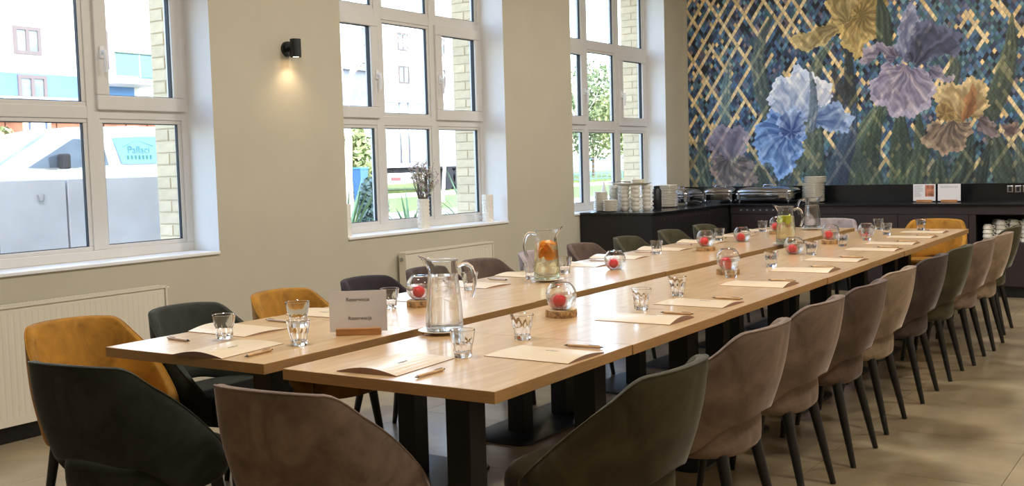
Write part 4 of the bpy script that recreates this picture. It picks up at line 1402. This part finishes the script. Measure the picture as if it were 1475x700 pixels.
obj('napkin_cloth', MB().loft([[(0.05 * math.cos(a) * (1 - q ** 1.5) - 0.012 * q, 0.035 * math.sin(a) * (1 - q ** 1.6) + 0.012 * q, 0.315 * q) for a in [2 * PI * j / 20 for j in range(20)]] for q in (0, .2, .4, .6, .75, .88, .96, 0.995)]), pmat('napkin_cotton', (236, 232, 226), 0.8), nk, True)
tg = thing('serving_tongs', 'steel serving tongs lying across the platter edge', 'tongs', (-3.36, 7.05, ZK + 0.275), 0.25)
obj('tong_arms', MB().tube([(-0.13, 0, 0), (0.0, 0.012, 0.010), (0.10, 0.008, 0.004)], [0.004, 0.005, 0.008], 6).tube([(-0.13, 0, 0), (0.0, -0.012, 0.010), (0.10, -0.008, 0.004)], [0.004, 0.005, 0.008], 6), M['steel'], tg, True)

# chafing dishes
def chafing(label, x, y, rz, L, D):
    t = thing('chafing_dish', label, 'chafing dish', (x, y, ZK), rz, 'chrome chafing dishes on the counter')
    def rr(hx, hy, r, z):
        pts = []
        for cx_, cy_, a0 in ((hx - r, hy - r, 0), (-hx + r, hy - r, 90), (-hx + r, -hy + r, 180), (hx - r, -hy + r, 270)):
            for i in range(6):
                a = math.radians(a0 + 90 * i / 5)
                pts.append((cx_ + r * math.cos(a), cy_ + r * math.sin(a), z))
        return pts
    obj('water_pan', MB().loft([rr(L * .47, D * .46, .05, 0.03), rr(L * .49, D * .48, .05, 0.045), rr(L * .49, D * .48, .05, 0.085)]), M['chrome'], t, True, 50)
    obj('rim', MB().loft([rr(L * .5, D * .5, .055, 0.085), rr(L * .505, D * .505, .055, 0.09), rr(L * .505, D * .505, .055, 0.104), rr(L * .495, D * .495, .055, 0.108)]), M['chrome'], t, True, 50)
    obj('food_pan', MB().loft([rr(L * .475, D * .475, .05, 0.108), rr(L * .48, D * .48, .05, 0.125)]), M['steel'], t, True, 50)
    obj('lid', MB().loft([rr(L * .485, D * .485, .05, 0.125), rr(L * .485, D * .485, .055, 0.133), rr(L * .44, D * .44, .07, 0.155), rr(L * .34, D * .33, .08, 0.170), rr(L * .15, D * .12, .03, 0.176)]), M['chrome'], t, True, 50)
    obj('handle', MB().tube([(-0.06, 0, 0.174), (-0.05, 0, 0.192), (0.05, 0, 0.192), (0.06, 0, 0.174)], 0.006, 8), M['chrome'], t, True)
    for sx_ in (-1, 1):
        for sy_ in (-1, 1):
            obj('leg', MB().tube([(sx_ * L * .42, sy_ * D * .42, 0), (sx_ * L * .42, sy_ * D * .42, 0.05)], [0.012, 0.009], 8), M['chrome'], t, True)
    for sx_ in (-1, 1):
        obj('latch', MB().box(sx_ * L * .42 - 0.012, sx_ * L * .42 + 0.012, -D * .515, -D * .495, 0.04, 0.12), M['steel'], t, bevel=0.004)
    return t
chafing('long chrome chafing dish left of the tall plate stack', -2.50, 8.80, 0.0, 0.64, 0.36)
chafing('chrome chafing dish in the corner of the two counters', -3.06, 8.82, 0.2, 0.34, 0.30)
chafing('chrome chafing dish against the window wall, right of the plates', -3.28, 8.28, R90, 0.44, 0.34)

# menu cards
def menu(x, label, pic):
    t = thing('menu_card', label, 'card', (x, 8.78, ZK), 0)
    obj('wooden_block', MB().box(-0.075, 0.075, -0.02, 0.02, 0, 0.024), M['signwood'], t, bevel=0.002)
    obj('card', MB().box(-0.106, 0.106, -0.001, 0.001, 0.012, 0.178), M['card'], t)
    if pic:
        ph = pmat('printed_photo', (176, 112, 84), 0.5, noise=0.7, nscale=22)
        obj('picture', MB().box(0.008, 0.092, -0.0014, -0.001, 0.055, 0.168), ph, t)
        ln = MB()
        for i in range(9):
            ln.box(-0.095, -0.095 + rv.uniform(0.05, 0.085), -0.0014, -0.001, 0.158 - i * 0.013, 0.162 - i * 0.013)
        obj('printed_lines', ln, M['greyink'], t)
    else:
        text('lettering', 'REZERWACJA', 0.026, M['greyink'], t, (0, -0.0014, 0.148), (PI / 2, 0, 0))
menu(-0.893, 'upright menu card with a food picture, on the buffet counter', True)
menu(-0.660, 'upright white card with one grey heading, beside the menu with a picture', False)
# cups in the open niche
for j, (x, y) in enumerate([(-0.275, 8.60), (-0.165, 8.62), (-0.055, 8.66), (0.05, 8.66)]):
    cup_stack(x, y, 4 if j == 0 else 5, -0.2, '%s cup column in the open niche' % ('first', 'second', 'third', 'fourth')[j], 'stacked cups in the niche', 0.5155, flip=True)
for j, (x, y) in enumerate([(-0.22, 8.75), (-0.10, 8.78), (0.02, 8.80)]):
    cup_stack(x, y, 5, -0.2, '%s cup column in the back of the niche' % ('first', 'second', 'third')[j], 'stacked cups in the niche', 0.5155, flip=True)

# ------------------------------------------------------------------ outdoors
M['concrete'] = pmat('concrete', (206, 207, 208), 0.9, noise=0.08, nscale=2.5, bump=0.1, bscale=30)
M['asphalt'] = pmat('asphalt', (150, 150, 152), 0.9, noise=0.1, nscale=6)
M['grass'] = pmat('lawn', (110, 126, 66), 0.95, noise=0.25, nscale=5)
M['soil'] = pmat('dry_gravel', (176, 168, 150), 0.95, noise=0.2, nscale=20)
M['white_render'] = pmat('white_render', (214, 215, 216), 0.9, noise=0.02, nscale=1)
M['blue_render'] = pmat('blue_render', (92, 136, 192), 0.9, noise=0.03, nscale=1)
M['brownframe'] = pmat('brown_window_frame', (104, 92, 90), 0.5)
M['farglass'] = pmat('far_window_glass', (116, 130, 140), 0.15, noise=0.4, nscale=1.4)
M['vanwhite'] = pmat('white_car_paint', (206, 210, 214), 0.25, coat=0.5)
M['carglass'] = pmat('dark_car_glass', (62, 72, 82), 0.12, noise=0.3, nscale=3)
M['blueglass'] = pmat('blue_film_window', (88, 134, 190), 0.2, noise=0.05, nscale=2)
M['tyre'] = pmat('tyre', (30, 30, 32), 0.8)
M['terracotta'] = pmat('terracotta_boards', (150, 98, 74), 0.8, noise=0.25, nscale=3)
struct(obj('floor_outside', MB().box(-90, XO, -20, 110, -0.1, 0.12), M['asphalt']))
struct(obj('lawn_beyond', MB().box(-60, -27.5, 12, 110, 0.1, 0.40), M['grass']))
struct(obj('road_verge', MB().box(-24.2, -22.5, 12, 110, 0.1, 0.42), M['soil']))
struct(obj('planting_bed', MB().box(-13.5, XO - 0.02, 5.2, 40, 0.1, 0.40), M['soil']))
struct(obj('lawn', MB().box(-22.0, -14.5, 11.5, 60, 0.1, 0.34), M['grass']))

cwall = thing('concrete_wall', 'grey precast concrete retaining wall outside the left window', 'wall', (0, 0, 0))
for j, (ya, yb) in enumerate([(-4.0, -0.9), (-0.88, 2.28), (2.30, 3.42), (3.44, 5.0)]):
    p_ = box('panel', -7.2, -7.0, ya, yb, -0.1, 1.35, M['concrete'], cwall, 0.01)
    for yy in (ya + 0.25, yb - 0.25):
        obj('lifting_loop', MB().tube([(-6.995, yy - 0.03, 1.22), (-6.99, yy - 0.02, 1.16), (-6.99, yy + 0.02, 1.16), (-6.995, yy + 0.03, 1.22)], 0.006, 6), pmat('loop_grey', (150, 150, 152), 0.8), p_)

# van: nose to the left (towards -Y)
van = thing('van', 'white passenger van parked behind the concrete wall', 'van', (-12.5, 5.0, 0.12))
side_prof = [(0.05, 0.30), (0.0, 0.62), (0.08, 0.92), (0.35, 1.10), (1.15, 1.40), (2.05, 1.90), (2.5, 1.985), (3.6, 2.02), (4.85, 1.99), (5.02, 1.80), (5.12, 0.9), (5.12, 0.35)]
vr = []
for xx, sc, dz in ((0.0, 1.0, 0), (-0.0, 1.0, 0)):
    pass
def vsec(x, inset):
    out = []
    for y, z in side_prof:
        yy = 2.56 + (y - 2.56) * (1 - inset * 0.25)
        zz = z if z < 1.3 else z - inset * 0.25 * (z - 1.3)
        out.append((x, yy, zz))
    return out
body = MB().loft([vsec(-0.02, 0.30), vsec(-0.06, 0.10), vsec(-0.3, 0.0), vsec(-1.6, 0.0), vsec(-1.84, 0.10), vsec(-1.88, 0.30)])
body.v = [((x + 0.0) - (0.11 * max(0, z - 1.15) if x > -0.95 else -0.11 * max(0, z - 1.15)), y, z) for x, y, z in body.v]
obj('body', body, M['vanwhite'], van, True, 25)
def van_side(name, pts, mat, off=0.012):
    P = [(-0.0 - 0.11 * max(0, z - 1.15) + 0.004, y, z) for y, z in pts]
    Q = [(x + off, y, z) for x, y, z in P]
    return obj(name, MB().loft([P, Q]), mat, van)
van_side('front_window', [(1.52, 1.38), (2.30, 1.80), (2.42, 1.80), (2.42, 1.38)], M['carglass'])
van_side('door_window', [(2.52, 1.38), (2.52, 1.80), (2.78, 1.82), (2.86, 1.40)], M['carglass'])
van_side('side_window', [(3.10, 1.42), (2.97, 1.82), (3.55, 1.845), (4.75, 1.82), (4.80, 1.42)], M['blueglass'])
wsn = MB().add([(-0.16, 1.10, 1.405), (-1.72, 1.10, 1.405), (-1.62, 1.98, 1.90), (-0.26, 1.98, 1.90), (-0.16, 1.14, 1.37), (-1.72, 1.14, 1.37), (-1.62, 2.02, 1.87), (-0.26, 2.02, 1.87)],
               [(0, 1, 2, 3), (7, 6, 5, 4), (0, 4, 5, 1), (1, 5, 6, 2), (2, 6, 7, 3), (3, 7, 4, 0)])
obj('windscreen', wsn, M['farglass'], van)
for yy in (0.95, 4.15):
    obj('wheel', MB().tube([(-0.03, yy, 0.34), (-0.25, yy, 0.34)], 0.34, 24), M['tyre'], van, True)
obj('mirror', MB().box(0.0, 0.18, 1.98, 2.10, 1.36, 1.58), M['tyre'], van, bevel=0.03)
obj('handle', MB().box(0.0, 0.03, 2.62, 2.80, 1.16, 1.20), M['greyink'], van)
gi = pmat('green_lettering', (58, 110, 88), 0.6)
bi = pmat('blue_lettering', (40, 50, 140), 0.6)
xs_ = 0.012
text('lettering', 'Pallaci', 0.17, gi, van, (-0.03, 3.42, 1.63), (PI / 2, 0, R90))
hl = MB().tube([(-0.045, 3.14, 1.68), (-0.06, 3.40, 1.78), (-0.045, 3.70, 1.69)], 0.008, 5)
obj('house_emblem', hl, gi, van)
bl_ = MB()
for i in range(7):
    bl_.box(-0.02, -0.012, 3.20 + i * 0.07, 3.225 + i * 0.07, 1.49, 1.55)
obj('small_print', bl_, gi, van)
bl2 = MB()
for i, (z, w0, w1) in enumerate([(1.68, 3.80, 4.06), (1.61, 3.81, 4.08), (1.54, 3.83, 4.10)]):
    for q in range(4):
        yy = w0 + (w1 - w0) * q / 4
        bl2.box(-0.04 + (1.68 - z) * 0.11, -0.03 + (1.68 - z) * 0.11, yy, yy + 0.055, z, z + 0.045)
obj('blue_print', bl2, bi, van)

# building behind the van
def window_far(parent, x, y0, y1, z0, z1, two=True):
    f = MB()
    w_ = 0.09
    f.box(x, x + 0.06, y0, y1, z0, z0 + w_).box(x, x + 0.06, y0, y1, z1 - w_, z1).box(x, x + 0.06, y0, y0 + w_, z0 + w_, z1 - w_).box(x, x + 0.06, y1 - w_, y1, z0 + w_, z1 - w_)
    if two:
        f.box(x, x + 0.06, (y0 + y1) / 2 - w_ / 2, (y0 + y1) / 2 + w_ / 2, z0 + w_, z1 - w_)
    w = obj('window', f, M['brownframe'], parent)
    box('pane', x - 0.02, x + 0.02, y0 + w_ / 2, y1 - w_ / 2, z0 + w_ / 2, z1 - w_ / 2, M['farglass'], w)
ba = thing('apartment_building', 'white apartment block with a blue ground floor and balcony, beyond the van', 'building', (0, 0, 0))
box('wall', -30, -24.0, -5, 19.5, 4.02, 16, M['white_render'], ba)
box('wall', -30, -24.0, -5, 15.6, 3.1, 4.02, M['blue_render'], ba)
box('wall', -30, -24.0, 15.6, 17.1, 3.1, 4.02, M['blue_render'], ba)
box('wall', -30, -24.0, 17.1, 19.5, 0, 4.02, M['white_render'], ba)
box('base_wall', -30, -24.02, -5, 17.1, 0, 3.1, M['terracotta'], ba)
window_far(ba, -24.0, 13.55, 14.3, 4.50, 5.20)
window_far(ba, -24.0, 13.60, 14.4, 3.32, 3.98)
window_far(ba, -24.0, 10.4, 11.3, 4.50, 5.20)
window_far(ba, -24.0, 13.6, 14.35, 6.25, 6.95)
window_far(ba, -24.0, 15.75, 16.3, 4.25, 5.3, False)
window_far(ba, -24.0, 16.0, 16.5, 6.2, 7.2, False)
ry = MB()
ry.tube([(-23.2, 8, 3.34), (-23.2, 15.6, 3.34)], 0.03, 6)
ry.tube([(-23.2, 8, 3.16), (-23.2, 15.6, 3.16)], 0.03, 6)
for q in range(9):
    ry.tube([(-23.2, 8 + q * 0.95, 3.0), (-23.2, 8 + q * 0.95, 3.36)], 0.02, 5)
obj('terrace_rail', ry, M['white_render'], ba)
box('terrace_slab', -24.0, -23.1, 6, 15.7, 2.95, 3.08, M['white_render'], ba)
bal = box('balcony_slab', -24.0, -22.9, 15.7, 17.3, 3.80, 3.95, M['white_render'], ba)
bp_ = MB().box(-22.95, -22.92, 15.72, 17.28, 4.0, 4.58).box(-23.98, -22.92, 17.25, 17.28, 4.0, 4.58)
obj('balcony_panel', bp_, M['blueglass'], bal)
br_ = MB().tube([(-22.92, 15.7, 4.6), (-22.92, 17.3, 4.6), (-24, 17.3, 4.6)], 0.03, 6)
for yy in (15.72, 16.5, 17.28):
    br_.tube([(-22.92, yy, 3.95), (-22.92, yy, 4.6)], 0.02, 6)
obj('balcony_rail', br_, M['steel'], bal)
# timber pergola / roof strip with a notice post in front of the building
sh = thing('timber_shed', 'terracotta-coloured timber shed roof seen over the van', 'shed', (0, 0, 0))
for q in range(16):
    box('board', -20.1, -20.0, 6.0 + q * 0.6, 6.57 + q * 0.6, 2.2, 2.62, M['terracotta'], sh, 0.01)
box('roof', -21.5, -19.9, 5.9, 15.7, 2.62, 2.70, M['terracotta'], sh)
box('wall', -21.4, -20.12, 6.0, 15.6, 0.12, 2.62, M['soil'], sh)
kp = thing('notice_post', 'notice board with a white sheet on pale posts, left of the van roof', 'sign', (-19.2, 11.0, 0.12))
for yy in (-0.26, 0.26):
    box('post', -0.04, 0.04, yy - 0.04, yy + 0.04, 0, 2.8, pmat('pale_post', (214, 190, 150), 0.8), kp)
box('board', -0.03, 0.03, -0.22, 0.22, 1.75, 2.7, pmat('dark_board', (70, 84, 110), 0.5), kp)
box('sheet', 0.03, 0.035, -0.16, 0.16, 2.15, 2.58, M['card'], kp)

# truck in the middle window, the shade on its box put into the colour
tk = thing('box_truck', 'shaded white box lorry parked across the road in the middle window', 'truck', (-26, 29.9, 0.40))
TLN = 5.8
box('cargo_box', -2.5, 0, 0, TLN, 1.05, 3.62, pmat('lorry_box_shaded', (166, 172, 180), 0.5, noise=0.04, nscale=2), tk, 0.03)
box('chassis', -2.3, -0.2, 0.1, TLN, 0.75, 1.05, M['tyre'], tk)
for yy in (1.15, 1.68):
    obj('door_bar', MB().tube([(0.03, yy, 1.1), (0.03, yy, 3.58)], 0.035, 8), M['steel'], tk, True)
for yy in (0.7, 1.4, 2.1):
    box('latch', 0.0, 0.07, yy - 0.12, yy + 0.12, 1.42, 1.5, M['greyink'], tk)
box('lower_rail', -0.02, 0.06, 0, TLN, 0.96, 1.14, M['greyink'], tk)
box('top_rail', -0.02, 0.05, 0, TLN, 3.54, 3.64, M['greyink'], tk)
box('tail_lamp', 0.0, 0.05, 0.5, 1.05, 0.45, 0.58, pmat('red_lamp', (200, 70, 70), 0.3), tk)
for yy in (4.2, 5.05):
    obj('wheel', MB().tube([(0.02, yy, 0.47), (-0.45, yy, 0.47)], 0.48, 24), M['tyre'], tk, True)
box('mudguard', -0.5, 0.03, 3.6, 5.65, 0.88, 1.0, M['tyre'], tk)
bbz = thing('pale_building', 'pale block with small windows rising behind the lorry', 'building', (0, 0, 0))
box('wall', -50, -40, 34, 66, 0, 18, M['white_render'], bbz)
for yy, zz in [(48.0, 6.4), (48.0, 8.35), (44.6, 6.4), (51.6, 6.4), (44.6, 8.35), (51.6, 8.35), (55.5, 6.4), (55.5, 8.35)]:
    window_far(bbz, -40.0, yy, yy + 1.0, zz, zz + 1.05)
gb = thing('grey_shed', 'grey flat-roofed shed behind the birch', 'building', (0, 0, 0))
box('wall', -33, -30, 28, 34.6, 0.3, 5.6, pmat('slate_cladding', (120, 124, 134), 0.8, noise=0.1, nscale=4), gb)
box('roof', -33.2, -29.8, 27.8, 34.8, 5.6, 5.75, M['greyink'], gb)

# vegetation
rt = random.Random(21)
def leaf_cloud(mb, c, R, n, size, rnd, flat=0.8):
    for k in range(n):
        d = Vector((rnd.gauss(0, 1), rnd.gauss(0, 1), rnd.gauss(0, 1)))
        d.normalize()
        p = Vector(c) + Vector((d.x * R[0], d.y * R[1], d.z * R[2])) * (rnd.random() ** 0.45)
        a = Vector((rnd.gauss(0, 1), rnd.gauss(0, 1), rnd.gauss(0, flat))).normalized()
        b2 = a.cross(Vector((rnd.gauss(0, 1), rnd.gauss(0, 1), rnd.gauss(0, 1)))).normalized()
        s_ = size * rnd.uniform(0.6, 1.3)
        mb.add([p - a * s_, p + b2 * s_ * 0.5, p + a * s_, p - b2 * s_ * 0.5], [(0, 1, 2, 3)])
def branchy(mb, p, d, L, r, depth, rnd):
    q = p + d * L
    m = (p + q) / 2 + Vector((rnd.uniform(-.06, .06), rnd.uniform(-.06, .06), 0)) * L
    mb.tube([p, m, q], [r, r * 0.85, r * 0.68], 6)
    if depth <= 0:
        return
    for k in range(3 if depth > 1 else 3):
        dd = (d + Vector((rnd.gauss(0, .45), rnd.gauss(0, .45), rnd.uniform(-.1, .5)))).normalized()
        branchy(mb, q if k else m, dd, L * rnd.uniform(0.62, 0.82), r * 0.6, depth - 1, rnd)
birch_bark = pmat('pale_birch_bark', (214, 204, 186), 0.8, noise=0.25, nscale=6)
for x, y, h_, tr_, lb in [(-12.6, 13.25, 1.6, 0.10, 'bare pale-barked birch at the left of the middle window'), (-17.0, 21.95, 1.9, 0.055, 'bare pale-barked tree spreading before the lorry'),
                     (-25.0, 43.5, 2.2, 0.08, 'bare slim tree on the lawn in the far window')]:
    t = thing('bare_tree', lb, 'tree', (x, y, 0.36))
    mb = MB()
    branchy(mb, Vector((0, 0, 0)), Vector((0.05, -0.02, 1)).normalized(), h_, tr_, 4, rt)
    obj('branches', mb, birch_bark, t, True)
GRN = [pmat('hazy_hedge_leaf', (142, 152, 104), 0.8, noise=0.3, nscale=4), pmat('conifer_leaf', (120, 138, 130), 0.8, noise=0.3, nscale=6), pmat('spring_leaf', (146, 156, 106), 0.8, noise=0.25, nscale=3), pmat('deep_leaf', (112, 128, 92), 0.8, noise=0.3, nscale=3)]  # hedge green lightened, outdoor haze put into its colour
def bush(name, lb, cat, x, y, z, R, n, size, mi, trunk=0.0):
    t = thing(name, lb, cat, (x, y, z))
    mb = MB()
    leaf_cloud(mb, (0, 0, trunk + R[2]), R, n, size, rt)
    o = obj('foliage', mb, GRN[mi], t)
    o['kind'] = 'stuff'
    obj('trunk', MB().tube([(0, 0, 0), (0.03, 0.02, (trunk + R[2]) * 0.6), (0, 0, trunk + R[2] * 1.3)], [0.1, 0.08, 0.04], 8), pmat('brown_bark', (110, 92, 76), 0.9), t, True)
bush('conifer_shrub', 'small blue-green conifer outside the middle window', 'shrub', -7.4, 7.98, 0.38, (0.20, 0.20, 0.44), 2200, 0.05, 1)
for k, yy in enumerate((18.4, 19.9, 21.4, 22.9, 24.3)):
    bush('hedge_tree', 'columnar hedge conifer beyond the birch, %s from the left' % ORD[k], 'hedge', -22.4, yy, 0.4, (0.58, 0.64, 1.1 + 0.15 * math.sin(k * 2)), 1800, 0.13, 0)
bush('yellow_bush', 'yellow-green bush left of the van windscreen', 'bush', -17.4, 8.9, 0.12, (0.6, 0.75, 1.15), 1500, 0.10, 0)
for k, (x, y, hh) in enumerate([(-30, 47.5, 4.5), (-33, 52.5, 5.2), (-36, 58, 5.0), (-31, 60, 4.2), (-37.0, 66, 6.0), (-28, 41.5, 3.6)]):
    bush('garden_tree', 'pale spring-green tree in the far window, %s from the left' % ORD[[1, 2, 3, 5, 4, 0][k]], 'tree', x, y, 0.4, (2.2, 2.6, hh * 0.62), 2600, 0.20, 2 if k % 2 else 3, 1.0)
box_ = thing('blue_bin', 'blue waste bin beside the hedge in the middle window', 'bin', (-21.4, 23.45, 0.34))
obj('bin_body', MB().loft([[(-.14, -.14, 0), (.14, -.14, 0), (.14, .14, 0), (-.14, .14, 0)], [(-.18, -.18, 1.0), (.18, -.18, 1.0), (.18, .18, 1.0), (-.18, .18, 1.0)]]), pmat('blue_plastic', (70, 110, 165), 0.5), box_)
obj('lid', MB().box(-.2, .2, -.2, .2, 1.0, 1.07), pmat('blue_lid', (80, 136, 190), 0.5), box_, bevel=0.02)
bf = thing('mesh_fence', 'low blue-green mesh fence beyond the lawn in the far window', 'fence', (-27, 42, 0.4))
fm = MB()
for q in range(40):
    fm.tube([(0, q * 0.6, 0), (0, q * 0.6, 1.2)], 0.02, 4)
for q in range(5):
    fm.tube([(0, 0, 0.1 + q * 0.26), (0, 23.4, 0.1 + q * 0.26)], 0.015, 4)
obj('wires', fm, pmat('fence_green', (96, 132, 150), 0.6), bf)
# yucca-like plants near the glass
ymat = pmat('yucca_leaf', (134, 164, 120), 0.6, noise=0.25, nscale=10)
for k, (x, y, hh) in enumerate([(-6.6, 6.6, 0.95), (-6.3, 7.38, 0.85), (-6.8, 9.3, 0.98)]):
    t = thing('spiky_plant', 'spiky grass-like yucca outside the middle window, %s' % ('at the left', 'behind the blossom vase', 'at the right')[k], 'plant', (x, y, 0.40))
    for q in range(34):
        a = rt.random() * 2 * PI
        e = rt.uniform(0.25, 1.2)
        L = hh * rt.uniform(0.75, 1.15)
        d = Vector((math.cos(a) * math.cos(e), math.sin(a) * math.cos(e), math.sin(e)))
        sdv = d.cross(Vector((0, 0, 1))).normalized() * 0.016
        p1 = d * L * 0.55 + Vector((0, 0, 0.03))
        p2 = d * L + Vector((0, 0, -0.10 * math.cos(e)))
        nrm = sdv.cross(d).normalized() * 0.004
        mb = MB().add([-sdv, sdv, p1 + sdv, p2, p1 - sdv, nrm, p1 + nrm], [(0, 1, 2, 3, 4), (0, 5, 1), (1, 5, 6, 2), (2, 6, 3), (3, 6, 4), (4, 6, 5, 0)])
        obj('leaf', mb, ymat, t)
    obj('stem', MB().tube([(0, 0, 0), (0, 0, 0.08)], 0.03, 8), GRN[3], t)
